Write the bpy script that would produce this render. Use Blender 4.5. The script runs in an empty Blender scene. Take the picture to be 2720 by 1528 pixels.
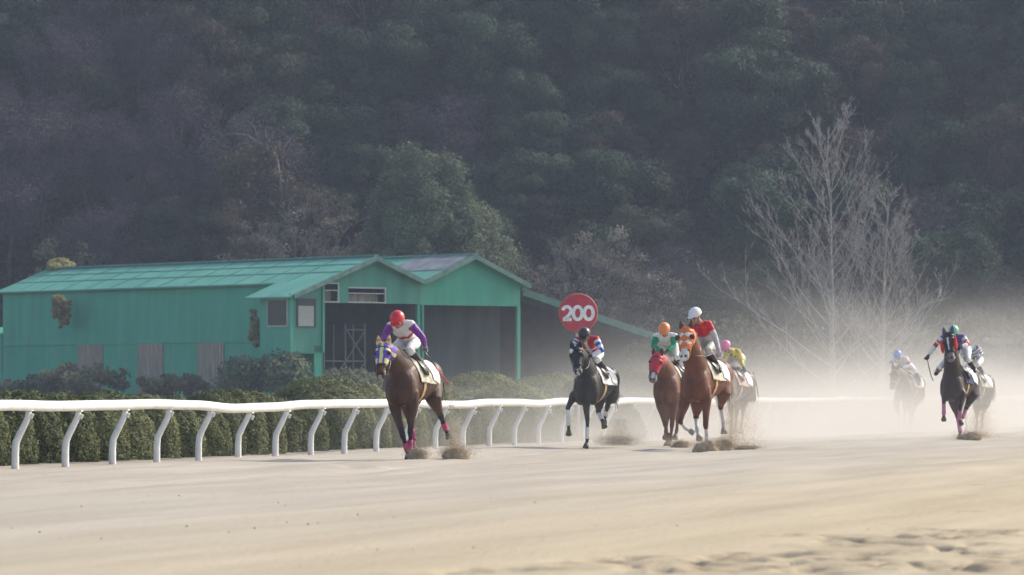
import bpy, bmesh, math, random
import numpy as np
from mathutils import Vector, Matrix, Euler, noise
from math import radians as RAD, sin, cos, pi
random.seed(7); np.random.seed(7)
scn = bpy.context.scene; COL = scn.collection
# ------------------------------------------------------------------ camera, sky, sun, exposure
FP, CX, HY, EYE = 12143.0, 1360.0, 1045.4, 1.05      # photo focal length (px), centre column, horizon row, eye height
cam_d = bpy.data.cameras.new('camera'); cam = bpy.data.objects.new('camera', cam_d); COL.objects.link(cam); scn.camera = cam
cam.location = (0, 0, EYE); cam.rotation_euler = (RAD(90), 0, 0)
cam_d.sensor_width = 36; cam_d.lens = 36*FP/2720; cam_d.shift_y = (HY-764)/2720
cam_d.clip_start = 1; cam_d.clip_end = 3000
cam_d.dof.use_dof = True; cam_d.dof.focus_distance = 84; cam_d.dof.aperture_fstop = 5.0
SUN_EL, SUN_AZ = RAD(36), RAD(56)                     # azimuth clockwise from +Y (view direction): from the right, a little behind
world = bpy.data.worlds.new('World'); scn.world = world; world.use_nodes = True
nt = world.node_tree; bg = nt.nodes['Background']; sky = nt.nodes.new('ShaderNodeTexSky')
sky.sky_type = 'NISHITA'; sky.sun_disc = False; sky.sun_elevation = SUN_EL; sky.sun_rotation = SUN_AZ
sky.dust_density = 3.0; sky.air_density = 1.2; sky.ozone_density = 1.0
nt.links.new(sky.outputs[0], bg.inputs[0]); bg.inputs[1].default_value = 0.15
sun_d = bpy.data.lights.new('sun', 'SUN'); sun = bpy.data.objects.new('sun', sun_d); COL.objects.link(sun)
sun_d.energy = 3.0; sun_d.angle = RAD(2.5); sun_d.color = (1.0, 0.93, 0.82)
sdir = Vector((sin(SUN_AZ)*cos(SUN_EL), cos(SUN_AZ)*cos(SUN_EL), sin(SUN_EL)))
sun.rotation_euler = sdir.to_track_quat('Z', 'Y').to_euler(); sun.location = (40, 20, 40)
scn.view_settings.view_transform = 'Standard'; scn.view_settings.look = 'None'
scn.view_settings.exposure = 0.52; scn.view_settings.gamma = 1
scn.render.engine = 'CYCLES'
scn.cycles.max_bounces = 6; scn.cycles.transparent_max_bounces = 16; scn.cycles.volume_bounces = 1
scn.cycles.volume_step_rate = 1.0; scn.cycles.volume_max_steps = 256

# ------------------------------------------------------------------ helpers
def at(px, py, Y):                                    # photo pixel (2720 wide) at depth Y -> point
    return Vector(((px-CX)/FP*Y, Y, EYE+(HY-py)/FP*Y))
def D(px, py, Y):                                     # same from 2576-wide coordinates
    return at(px*1.05590, py*1.05590, Y)
def tag(o, label=None, cat=None, group=None, kind=None):
    if label: o['label'] = label
    if cat: o['category'] = cat
    if group: o['group'] = group
    if kind: o['kind'] = kind
    return o
def empty(name, loc=(0,0,0), rz=0, **k):
    o = bpy.data.objects.new(name, None); COL.objects.link(o); o.location = loc; o.rotation_euler = (0,0,rz)
    o.empty_display_size = .2
    return tag(o, **k)
def link(name, me, mat=None, parent=None, loc=None):
    o = bpy.data.objects.new(name, me); COL.objects.link(o)
    if mat is not None:
        me.materials.clear(); me.materials.append(mat)
    if parent is not None: o.parent = parent
    if loc is not None: o.location = loc
    return o
def copy_tree(o, parent=None):
    c = o.copy(); COL.objects.link(c)
    if parent is not None: c.parent = parent
    for ch in list(o.children): copy_tree(ch, c)
    return c
def meshnp(name, V, Fq, smooth=False, tone=None):     # fast mesh from arrays; Fq (n,3) or (n,4)
    V = np.asarray(V, dtype=np.float32); Fq = np.asarray(Fq, dtype=np.int32); n, k = Fq.shape
    me = bpy.data.meshes.new(name)
    me.vertices.add(len(V)); me.vertices.foreach_set('co', V.ravel())
    me.loops.add(n*k); me.loops.foreach_set('vertex_index', Fq.ravel())
    me.polygons.add(n); me.polygons.foreach_set('loop_start', np.arange(0, n*k, k, dtype=np.int32))
    me.polygons.foreach_set('loop_total', np.full(n, k, dtype=np.int32))
    if smooth: me.polygons.foreach_set('use_smooth', np.ones(n, dtype=bool))
    me.update(calc_edges=True)
    if tone is not None:
        a = me.attributes.new('tone', 'FLOAT', 'FACE'); a.data.foreach_set('value', np.asarray(tone, dtype=np.float32))
    return me
class MB:                                             # collects shapes, builds ONE mesh
    def __init__(s): s.v = []; s.f = []
    def add(s, vs, fs):
        b = len(s.v); s.v += [tuple(v) for v in vs]; s.f += [tuple(i+b for i in f) for f in fs]; return s
    def box(s, c, size, rz=0, M=None):
        hx, hy, hz = size[0]/2, size[1]/2, size[2]/2
        vs = [Vector((x*hx, y*hy, z*hz)) for z in (-1,1) for y in (-1,1) for x in (-1,1)]
        R = M if M is not None else Matrix.Rotation(rz, 3, 'Z')
        vs = [R @ v + Vector(c) for v in vs]
        return s.add(vs, [(0,2,3,1),(4,5,7,6),(0,1,5,4),(2,6,7,3),(0,4,6,2),(1,3,7,5)])
    def bar(s, a, b, w, h=None, up=(0,0,1)):
        a = Vector(a); b = Vector(b); d = b-a; L = d.length; d.normalize(); u = Vector(up)
        if abs(d.dot(u)) > .98: u = Vector((1,0,0))
        r = d.cross(u).normalized(); u = r.cross(d)
        M = Matrix((r, d, u)).transposed()
        return s.box((a+b)/2, (w, L, h or w), M=M)
    def tube(s, pts, rad, n=8, flat=1.0, up=(0,0,1), cap=True):
        pts = [Vector(p) for p in pts]
        if not hasattr(rad, '__len__'): rad = [rad]*len(pts)
        vs = []; fs = []; prev = None
        for i, p in enumerate(pts):
            d = (pts[min(i+1, len(pts)-1)]-pts[max(i-1, 0)])
            if d.length < 1e-9: d = Vector((0,0,1))
            d.normalize()
            r = d.cross(Vector(up) if prev is None else prev[1])
            if r.length < .05: r = d.cross(Vector((0.9,.3,.1)))
            r.normalize(); u = r.cross(d).normalized(); prev = (r, u)
            for k in range(n):
                a = 2*pi*k/n; vs.append(p + r*(cos(a)*rad[i]) + u*(sin(a)*rad[i]*flat))
        for i in range(len(pts)-1):
            for k in range(n):
                a = i*n+k; b = i*n+(k+1) % n; fs.append((a, b, b+n, a+n))
        if cap:
            fs.append(tuple(reversed(range(n)))); fs.append(tuple(range((len(pts)-1)*n, len(pts)*n)))
        return s.add(vs, fs)
    def loft(s, rings):                               # rings: list of (centre, axis1*r1, axis2*r2)
        n = 20; vs = []; fs = []
        for c, a1, a2 in rings:
            for k in range(n):
                a = 2*pi*k/n; vs.append(Vector(c)+Vector(a1)*cos(a)+Vector(a2)*sin(a))
        for i in range(len(rings)-1):
            for k in range(n):
                a = i*n+k; b = i*n+(k+1) % n; fs.append((a, b, b+n, a+n))
        fs.append(tuple(reversed(range(n)))); fs.append(tuple(range((len(rings)-1)*n, len(rings)*n)))
        return s.add(vs, fs)
    def ball(s, c, r, M=None, seg=14, rg=9, zmin=None):
        if not hasattr(r, '__len__'): r = (r, r, r)
        vs = []; fs = []; R = M if M is not None else Matrix.Identity(3)
        for i in range(rg+1):
            th = pi*i/rg
            for k in range(seg):
                ph = 2*pi*k/seg
                v = Vector((sin(th)*cos(ph)*r[0], sin(th)*sin(ph)*r[1], cos(th)*r[2]))
                if zmin is not None: v.z = max(v.z, zmin)
                vs.append(R @ v + Vector(c))
        for i in range(rg):
            for k in range(seg):
                a = i*seg+k; b = i*seg+(k+1) % seg
                fs.append((a, a+seg, b+seg, b))
        return s.add(vs, fs)
    def mesh(s, name='m', smooth=False, fix=True):
        me = bpy.data.meshes.new(name); me.from_pydata(s.v, [], s.f)
        if fix:
            bm = bmesh.new(); bm.from_mesh(me); bmesh.ops.remove_doubles(bm, verts=bm.verts, dist=1e-5)
            bmesh.ops.recalc_face_normals(bm, faces=bm.faces); bm.to_mesh(me); bm.free()
        if smooth: me.polygons.foreach_set('use_smooth', [len(p.vertices) < 5 for p in me.polygons])
        me.update(); return me
    def build(s, name, mat, parent=None, smooth=False, loc=None):
        return link(name, s.mesh(name, smooth), mat, parent, loc)

# ------------------------------------------------------------------ materials
def newmat(name):
    m = bpy.data.materials.new(name); m.use_nodes = True
    return m, m.node_tree.nodes, m.node_tree.links, m.node_tree.nodes['Principled BSDF']
def setb(b, rough=.8, spec=.3, sheen=0, metal=0, coat=0):
    b.inputs['Roughness'].default_value = rough; b.inputs['Specular IOR Level'].default_value = spec
    b.inputs['Sheen Weight'].default_value = sheen; b.inputs['Metallic'].default_value = metal
    b.inputs['Coat Weight'].default_value = coat
def mat_noise(name, c1, c2, scale=8, rough=.8, spec=.3, bump=0, bscale=None, stretch=(1,1,1), sheen=0, detail=4, dist=.01, metal=0, coat=0, lo=.35, hi=.65):
    m, N, L, b = newmat(name); setb(b, rough, spec, sheen, metal, coat)
    tc = N.new('ShaderNodeTexCoord'); mp = N.new('ShaderNodeMapping'); mp.inputs['Scale'].default_value = stretch
    L.new(tc.outputs['Object'], mp.inputs[0])
    nz = N.new('ShaderNodeTexNoise'); nz.inputs['Scale'].default_value = scale; nz.inputs['Detail'].default_value = detail
    L.new(mp.outputs[0], nz.inputs[0])
    r = N.new('ShaderNodeValToRGB'); r.color_ramp.elements[0].position = lo; r.color_ramp.elements[1].position = hi
    r.color_ramp.elements[0].color = (*c1, 1); r.color_ramp.elements[1].color = (*c2, 1)
    L.new(nz.outputs[0], r.inputs[0]); L.new(r.outputs[0], b.inputs['Base Color'])
    if bump:
        n2 = N.new('ShaderNodeTexNoise'); n2.inputs['Scale'].default_value = bscale or scale*3; n2.inputs['Detail'].default_value = 5
        L.new(mp.outputs[0], n2.inputs[0])
        bp = N.new('ShaderNodeBump'); bp.inputs['Strength'].default_value = bump; bp.inputs['Distance'].default_value = dist
        L.new(n2.outputs[0], bp.inputs['Height']); L.new(bp.outputs[0], b.inputs['Normal'])
    return m
def mat_leaf(name, cols, rough=.7, trans=.25):        # tone attribute picks along the ramp; each object shifts it a little
    m, N, L, b = newmat(name); setb(b, rough, .2)
    at_ = N.new('ShaderNodeAttribute'); at_.attribute_name = 'tone'
    oi = N.new('ShaderNodeObjectInfo'); ad = N.new('ShaderNodeMath'); ad.operation = 'MULTIPLY_ADD'
    ad.inputs[1].default_value = .5; L.new(oi.outputs['Random'], ad.inputs[0]); L.new(at_.outputs['Fac'], ad.inputs[2])
    sb = N.new('ShaderNodeMath'); sb.operation = 'SUBTRACT'; sb.inputs[1].default_value = .25; L.new(ad.outputs[0], sb.inputs[0])
    r = N.new('ShaderNodeValToRGB'); cr = r.color_ramp
    while len(cr.elements) < len(cols): cr.elements.new(.5)
    for i, c in enumerate(cols):
        cr.elements[i].position = i/(len(cols)-1); cr.elements[i].color = (*c, 1)
    L.new(sb.outputs[0], r.inputs[0]); L.new(r.outputs[0], b.inputs['Base Color'])
    if trans:
        tr = N.new('ShaderNodeBsdfTranslucent'); mx = N.new('ShaderNodeMixShader'); mx.inputs[0].default_value = trans
        L.new(r.outputs[0], tr.inputs[0]); L.new(b.outputs[0], mx.inputs[1]); L.new(tr.outputs[0], mx.inputs[2])
        L.new(mx.outputs[0], N['Material Output'].inputs['Surface'])
    return m
def mat_vcol(name, rough=.6, spec=.3, sheen=0, bump=.0, bscale=60, dist=.004, var=.25, vscale=9):
    m, N, L, b = newmat(name); setb(b, rough, spec, sheen)
    a = N.new('ShaderNodeAttribute'); a.attribute_name = 'Col'
    tc = N.new('ShaderNodeTexCoord'); nz = N.new('ShaderNodeTexNoise'); nz.inputs['Scale'].default_value = vscale; nz.inputs['Detail'].default_value = 5
    L.new(tc.outputs['Object'], nz.inputs[0])
    mr = N.new('ShaderNodeMapRange'); mr.inputs['From Min'].default_value = .3; mr.inputs['From Max'].default_value = .7
    mr.inputs['To Min'].default_value = 1-var; mr.inputs['To Max'].default_value = 1+var*.6; L.new(nz.outputs[0], mr.inputs[0])
    mx = N.new('ShaderNodeVectorMath'); mx.operation = 'SCALE'; L.new(a.outputs['Color'], mx.inputs[0]); L.new(mr.outputs[0], mx.inputs['Scale'])
    L.new(mx.outputs[0], b.inputs['Base Color'])
    if bump:
        n2 = N.new('ShaderNodeTexNoise'); n2.inputs['Scale'].default_value = bscale; n2.inputs['Detail'].default_value = 3
        L.new(tc.outputs['Object'], n2.inputs[0])
        bp = N.new('ShaderNodeBump'); bp.inputs['Strength'].default_value = bump; bp.inputs['Distance'].default_value = dist
        L.new(n2.outputs[0], bp.inputs['Height']); L.new(bp.outputs[0], b.inputs['Normal'])
    return m
def flat(name, c, rough=.6, spec=.3, var=.12, scale=12, **k):
    return mat_noise(name, tuple(x*(1-var) for x in c), tuple(min(1, x*(1+var)) for x in c), scale, rough, spec, **k)

# ------------------------------------------------------------------ rail frame: t runs along the rail away from us, q into the track
R0 = Vector((-7.02, 64.6, 0)); RT = Vector((.236, .9717, 0)).normalized(); RQ = Vector((RT.y, -RT.x, 0))
def rp(t, q, z=0): return R0 + RT*t + RQ*q + Vector((0,0,z))
RAIL_ROT = math.atan2(RT.y, RT.x)

# ------------------------------------------------------------------ ground (sand track) as one sheet
def build_ground():
    ds = [3.0]
    while ds[-1] < 22: ds.append(ds[-1]*1.08)
    while ds[-1] < 40: ds.append(ds[-1]+.055)
    while ds[-1] < 75: ds.append(ds[-1]+.0016*ds[-1])
    while ds[-1] < 140: ds.append(ds[-1]*1.006)
    while ds[-1] < 900: ds.append(ds[-1]*1.06)
    ds = np.array(ds)
    tc = np.linspace(-.16, .16, 330); tl = -.16-np.geomspace(.01, 1.6, 22)[::-1]; tr = .16+np.geomspace(.01, 1.6, 22)
    tn = np.concatenate([tl, tc, tr])
    X = ds[:, None]*tn[None, :]; Y = np.repeat(ds[:, None], len(tn), 1)
    dx = X-R0.x; dy = Y-R0.y; T = dx*RT.x+dy*RT.y; Q = dx*RQ.x+dy*RQ.y
    rs = np.random.RandomState(3)
    Z = np.zeros_like(X)
    for i in range(26):                                # harrow ridges: long along the rail, short across
        wl = rs.uniform(.5, 3.2); ph = rs.uniform(0, 6.28); lt = rs.uniform(6, 25); amp = .0032*wl
        w = np.maximum(0, np.sin(T/lt*6.28+rs.uniform(0, 6.28)+.3*np.sin(Q*1.3)))
        Z += amp*np.sin(Q/wl*6.28+ph+.5*np.sin(T/lt*5))*w
    damp = np.zeros_like(Z)
    dmask = np.clip((Y-30)/25, 0, 1)
    Z *= .35+.65*dmask
    # shallow scoops near the rail
    for i in range(70):
        t0 = rs.uniform(-12, 25); q0 = rs.uniform(.7, 7.0); L_ = rs.uniform(.3, 1.0); W = rs.uniform(.12, .35); A = rs.uniform(.015, .04)
        r2 = ((T-t0)/L_)**2+((Q-q0)/W)**2; Z += -A*np.exp(-r2)+A*.8*np.exp(-(((T-t0)/L_)**2+((Q-q0-W*1.5)/W)**2))
    # hoof prints, near right of the picture
    pr = [(2070,1350),(2120,1368),(2190,1362),(1960,1392),(2010,1404),(1880,1400),(1790,1402),(1850,1412),(1560,1410),(1640,1422),(1620,1408),
          (2250,1352),(2330,1345),(2470,1345),(2540,1332),(2420,1332),(2560,1340),(2500,1385),(2380,1390),(2280,1392),(2200,1412),(2110,1418),
          (2180,1430),(2480,1420),(2560,1418),(2430,1372),(2350,1374),(2550,1398),(1290,1436),(1230,1440),(2030,1436),(1890,1436),(2330,1436),(2530,1440),(2400,1352),(1700,1440)]
    for (a, b) in pr:
        d = FP*EYE/((b*1.0559)-HY); x0 = (a-1288)/11500*d; t0 = (x0-R0.x)*RT.x+(d-R0.y)*RT.y; q0 = (x0-R0.x)*RQ.x+(d-R0.y)*RQ.y
        for k in range(6):
            t1 = t0+rs.uniform(-.5, .5); q1 = q0+rs.uniform(-.35, .35)
            L_ = rs.uniform(.08, .30); W = rs.uniform(.05, .13); A = rs.uniform(.03, .075); c = rs.uniform(-.5, .5)
            tt = (T-t1)*cos(c)+(Q-q1)*sin(c); qq = -(T-t1)*sin(c)+(Q-q1)*cos(c)
            e = np.exp(-((tt/L_)**2+(qq/W)**2)**1.5); Z += -A*e+A*.22*np.exp(-((tt+L_*1.4)/L_)**2-(qq/W/1.3)**2)
            damp = np.maximum(damp, e*rs.uniform(.35, .95)); damp = np.maximum(damp, rs.uniform(.2,.75)*np.exp(-((tt/(L_*1.8))**2+((qq-W)/(W*1.3))**2)))
    # behind the hedge the land rises towards the barn
    back = np.clip((-Q-3)/40, 0, 1); Z = np.where(Q < -1.2, Z*.3, Z)
    Z = np.where(Q < -3, Z+back*.80+np.clip((Y-150)/50,0,1)*0.0, Z)
    V = np.stack([X, Y, Z], -1).reshape(-1, 3)
    r, c = X.shape; idx = np.arange(r*c).reshape(r, c)
    Fq = np.stack([idx[:-1, :-1], idx[:-1, 1:], idx[1:, 1:], idx[1:, :-1]], -1).reshape(-1, 4)
    me = meshnp('sand_track', V, Fq, True); da = me.attributes.new('damp', 'FLOAT', 'POINT'); da.data.foreach_set('value', damp.ravel().astype(np.float32))
    m, N, L, b = newmat('sand'); setb(b, .95, .15)
    geo = N.new('ShaderNodeNewGeometry')
    mp = N.new('ShaderNodeMapping'); mp.inputs['Rotation'].default_value = (0, 0, -RAIL_ROT); L.new(geo.outputs['Position'], mp.inputs[0])
    mp2 = N.new('ShaderNodeMapping'); mp2.inputs['Scale'].default_value = (.10, 1.1, 1); L.new(mp.outputs[0], mp2.inputs[0])
    n1 = N.new('ShaderNodeTexNoise'); n1.inputs['Scale'].default_value = 1.0; n1.inputs['Detail'].default_value = 6; L.new(mp2.outputs[0], n1.inputs[0])
    r1 = N.new('ShaderNodeValToRGB'); r1.color_ramp.elements[0].position = .3; r1.color_ramp.elements[1].position = .68
    r1.color_ramp.elements[0].color = (.36, .315, .258, 1); r1.color_ramp.elements[1].color = (.45, .405, .338, 1)
    L.new(n1.outputs[0], r1.inputs[0])
    # yellower sand well inside the track
    sx = N.new('ShaderNodeSeparateXYZ'); L.new(mp.outputs[0], sx.inputs[0])
    q0 = (Matrix.Rotation(-RAIL_ROT, 3, 'Z') @ R0).y
    mr = N.new('ShaderNodeMapRange'); mr.inputs['From Min'].default_value = q0-9.5; mr.inputs['From Max'].default_value = q0-15.5; L.new(sx.outputs['Y'], mr.inputs[0])
    mx = N.new('ShaderNodeMix'); mx.data_type = 'RGBA'; L.new(mr.outputs[0], mx.inputs[0]); L.new(r1.outputs[0], mx.inputs[6])
    mm = N.new('ShaderNodeMix'); mm.data_type = 'RGBA'; mm.blend_type = 'MULTIPLY'; mm.inputs[0].default_value = 1; mm.inputs[7].default_value = (1.09, 1.02, .86, 1)
    L.new(r1.outputs[0], mm.inputs[6]); L.new(mm.outputs[2], mx.inputs[7])
    # turned-over damp sand: brown flecks
    n3 = N.new('ShaderNodeTexNoise'); n3.inputs['Scale'].default_value = 1.6; n3.inputs['Detail'].default_value = 8; L.new(geo.outputs['Position'], n3.inputs[0])
    r3 = N.new('ShaderNodeValToRGB'); r3.color_ramp.elements[0].position = .66; r3.color_ramp.elements[1].position = .74
    r3.color_ramp.elements[0].color = (0,0,0,1); r3.color_ramp.elements[1].color = (.45,.45,.45,1); L.new(n3.outputs[0], r3.inputs[0])
    dn = N.new('ShaderNodeAttribute'); dn.attribute_name = 'damp'; n6 = N.new('ShaderNodeTexNoise'); n6.inputs['Scale'].default_value = 9; n6.inputs['Detail'].default_value = 6; L.new(geo.outputs['Position'], n6.inputs[0])
    m6 = N.new('ShaderNodeMath'); m6.operation = 'MULTIPLY'; dm = N.new('ShaderNodeMath'); dm.operation = 'MULTIPLY'; dm.inputs[1].default_value = 1.7; L.new(dn.outputs['Fac'], dm.inputs[0]); L.new(dm.outputs[0], m6.inputs[0]); L.new(n6.outputs[0], m6.inputs[1])
    sc3 = N.new('ShaderNodeMath'); sc3.operation = 'MULTIPLY_ADD'; L.new(r3.outputs[0], sc3.inputs[0]); L.new(mr.outputs[0], sc3.inputs[1]); L.new(m6.outputs[0], sc3.inputs[2]); sc3.use_clamp = True
    m3 = N.new('ShaderNodeMix'); m3.data_type = 'RGBA'; L.new(sc3.outputs[0], m3.inputs[0]); L.new(mx.outputs[2], m3.inputs[6]); m3.inputs[7].default_value = (.17, .125, .08, 1)
    # beyond the rail: soil and dry grass
    mr4 = N.new('ShaderNodeMapRange'); mr4.inputs['From Min'].default_value = q0+.9; mr4.inputs['From Max'].default_value = q0+1.6; L.new(sx.outputs['Y'], mr4.inputs[0])
    n4 = N.new('ShaderNodeTexNoise'); n4.inputs['Scale'].default_value = 2.5; n4.inputs['Detail'].default_value = 8; L.new(geo.outputs['Position'], n4.inputs[0])
    r4 = N.new('ShaderNodeValToRGB'); r4.color_ramp.elements[0].color = (.05, .055, .03, 1); r4.color_ramp.elements[1].color = (.10, .105, .055, 1); L.new(n4.outputs[0], r4.inputs[0])
    m4 = N.new('ShaderNodeMix'); m4.data_type = 'RGBA'; L.new(mr4.outputs[0], m4.inputs[0]); L.new(m3.outputs[2], m4.inputs[6]); L.new(r4.outputs[0], m4.inputs[7])
    L.new(m4.outputs[2], b.inputs['Base Color'])
    mp5 = N.new('ShaderNodeMapping'); mp5.inputs['Scale'].default_value = (.5, 2.2, 1); L.new(mp.outputs[0], mp5.inputs[0])
    n5 = N.new('ShaderNodeTexNoise'); n5.inputs['Scale'].default_value = 5; n5.inputs['Detail'].default_value = 8; n5.inputs['Roughness'].default_value = .65; L.new(mp5.outputs[0], n5.inputs[0])
    bp = N.new('ShaderNodeBump'); bp.inputs['Strength'].default_value = .55; bp.inputs['Distance'].default_value = .025
    L.new(n5.outputs[0], bp.inputs['Height']); n7 = N.new('ShaderNodeTexNoise'); n7.inputs['Scale'].default_value = 14; n7.inputs['Detail'].default_value = 9; n7.inputs['Roughness'].default_value = .7; L.new(geo.outputs['Position'], n7.inputs[0])
    bp2 = N.new('ShaderNodeBump'); bp2.inputs['Strength'].default_value = .6; bp2.inputs['Distance'].default_value = .02; L.new(n7.outputs[0], bp2.inputs['Height']); L.new(bp.outputs[0], bp2.inputs['Normal']); L.new(bp2.outputs[0], b.inputs['Normal'])
    o = link('sand_track', me, m); tag(o, kind='structure')
    g = MB(); g.box((0, 300, -.62), (1600, 1400, .4)); go = g.build('ground', flat('subsoil', (.35, .30, .23), .95)); tag(go, kind='structure')
build_ground()

# ------------------------------------------------------------------ hill
HILL0 = 262.0
def hill_z(x, y):
    base = HILL0 - .12*x + 4*sin(x*.07)
    d = y-base
    return 1.0 + (.70*d if d > 0 else 0) + (1.2*sin(x*.16)+.9*sin(y*.2+x*.05))*min(1, max(0, d/10))
def build_hill():
    xs = np.arange(-110, 111, 3.0); ys = np.arange(236, 352, 3.0)
    V = [(x, y, hill_z(x, y) if y > 239 else -.3) for y in ys for x in xs]
    r, c = len(ys), len(xs); idx = np.arange(r*c).reshape(r, c)
    Fq = np.stack([idx[:-1, :-1], idx[:-1, 1:], idx[1:, 1:], idx[1:, :-1]], -1).reshape(-1, 4)
    m = mat_noise('forest_floor', (.012,.013,.012), (.05,.042,.035), .8, 1, .1, bump=1, bscale=1.5, dist=.5, detail=8)
    tag(link('hill', meshnp('hill', V, Fq, True), m), kind='structure')
build_hill()

# ------------------------------------------------------------------ foliage generators
def cards(P, size, tone, aspect=1.6, rs=np.random, nrm=None, jit=.85):
    n = len(P); a = rs.normal(size=(n,3))
    if nrm is not None:                                # leaves lie roughly along the crown's surface
        m = nrm+rs.normal(size=(n,3))*jit; m /= np.linalg.norm(m, axis=1)[:, None]
        a -= m*(a*m).sum(1)[:, None]; a /= np.linalg.norm(a, axis=1)[:, None]; b = np.cross(m, a)
    else:
        a /= np.linalg.norm(a, axis=1)[:, None]
        b = rs.normal(size=(n,3)); b -= a*(a*b).sum(1)[:, None]; b /= np.linalg.norm(b, axis=1)[:, None]
    s = (size*rs.uniform(.6, 1.4, n))[:, None]
    V = np.stack([P-a*s*aspect/2, P+b*s/2, P+a*s*aspect/2, P-b*s/2], 1).reshape(-1, 3)
    return V, np.arange(4*n).reshape(n, 4), tone
def crown_mesh(name, n_cl, per, R, H, z0, leaf, seed, shape='round', cl_r=.8, flatc=.7, aspect=1.6):
    rs = np.random.RandomState(seed); Ps = []; tn = []; Nr = []
    for i in range(n_cl):
        for _ in range(50):
            v = rs.uniform(-1, 1, 3); rr = np.linalg.norm(v)
            if not (.45 < rr < 1): continue
            if shape == 'cone':
                h = (v[2]+1)/2; lim = (1-h)**.55*1.0+.05
                if math.hypot(v[0], v[1]) > lim: continue
            break
        c = np.array([v[0]*R, v[1]*R, z0+H/2+v[2]*H/2]); r = cl_r*rs.uniform(.6, 1.3)
        m = int(per*r/cl_r); q = rs.normal(size=(m,3)); q /= np.linalg.norm(q, axis=1)[:, None]; q *= (rs.uniform(0,1,m)**.45)[:, None]
        Ps.append(c+q*r*np.array([1, 1, flatc])); Nr.append(q/np.linalg.norm(q, axis=1)[:, None]+np.array([v[0],v[1],v[2]+.3])*.6); t0 = rs.uniform(.1, .9); tn.append(np.clip(t0+rs.normal(0, .12, m), .02, .98))
    P = np.concatenate(Ps); t = np.concatenate(tn)
    V, Fq, t = cards(P, leaf, t, aspect, rs=rs, nrm=None if aspect > 3 else np.concatenate(Nr))
    return meshnp(name, V, Fq, False, t)
def branch_mesh(name, seed, H, spread, levels=4, r0=.16, nfirst=22, up=.55, kids=4, twig=.012, start=.15, lean=(0,0), curl=.35, ksc=.48, sides=4, fan=1.0, limb=.42):
    rs = random.Random(seed); mb = MB()
    def grow(p, d, L, r, lev):
        n = 5 if lev < 2 else 3; pts = [p.copy()]; rad = [r]; dd = d.copy()
        for i in range(n):
            dd = (dd + Vector((rs.gauss(0,.10), rs.gauss(0,.10), rs.gauss(0,.07)+curl*.16))).normalized()
            pts.append(pts[-1]+dd*(L/n)); rad.append(max(twig*.5, r*(1-.8*(i+1)/n)))
        mb.tube(pts, rad, n=(sides if lev < 2 else 3), cap=False)
        if lev >= levels: return
        for k in range(kids+(2 if lev == 1 else 0)):
            f = rs.uniform(.25, 1.0); i = min(n-1, int(f*n)); q = pts[i].lerp(pts[i+1], f*n-i if f < 1 else 1)
            ax = Vector((rs.gauss(0,1), rs.gauss(0,1), rs.gauss(0,.6))); ax = (ax-dd*ax.dot(dd)).normalized()
            nd = (dd*.8+ax*(rs.uniform(.35, .8)*fan)+Vector((0,0,.18))).normalized()
            grow(q, nd, L*ksc*rs.uniform(.6, 1.25)*(1.15-.45*f), max(twig, r*.42), lev+1)
    top = Vector((lean[0], lean[1], H)); pts = [Vector((0,0,-.6))]; rad = [r0*1.25]
    for i in range(1, 9):
        f = i/8; pts.append(Vector((top.x*f+rs.gauss(0,.03)*H*.1, top.y*f+rs.gauss(0,.03)*H*.1, H*f))); rad.append(max(.02, r0*(1-f*.93)))
    for i in range(nfirst):
        f = start+(1-start)*(i+rs.random())/nfirst*.97; z = f*8; j = min(7, int(z)); p = pts[j].lerp(pts[j+1], z-j)
        az = i*2.4+rs.uniform(-.4,.4); L = spread*(1-f*.78)*rs.uniform(.75, 1.15)
        d = Vector((cos(az), sin(az), up+f*.7)).normalized()
        grow(p, d, L, max(.022, r0*limb*(1-f*.7)), 1)
    tr = MB(); tr.tube(pts, rad, n=7)
    V = np.array(mb.v); me = mb.mesh(name, fix=False)
    return me, tr.mesh('trunk', True, fix=True)

bark_pale = mat_noise('bark_pale', (.22,.205,.20), (.40,.375,.365), 6, .85, .2)
bark_grey = mat_noise('bark_grey', (.10,.09,.088), (.20,.18,.175), 6, .85, .2)
bark_purple = mat_noise('bark_purple', (.060,.046,.052), (.12,.095,.10), 1.2, .9, .2)
bark_dark = mat_noise('bark_dark', (.03,.026,.022), (.075,.06,.05), 5, .9, .2)

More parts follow.
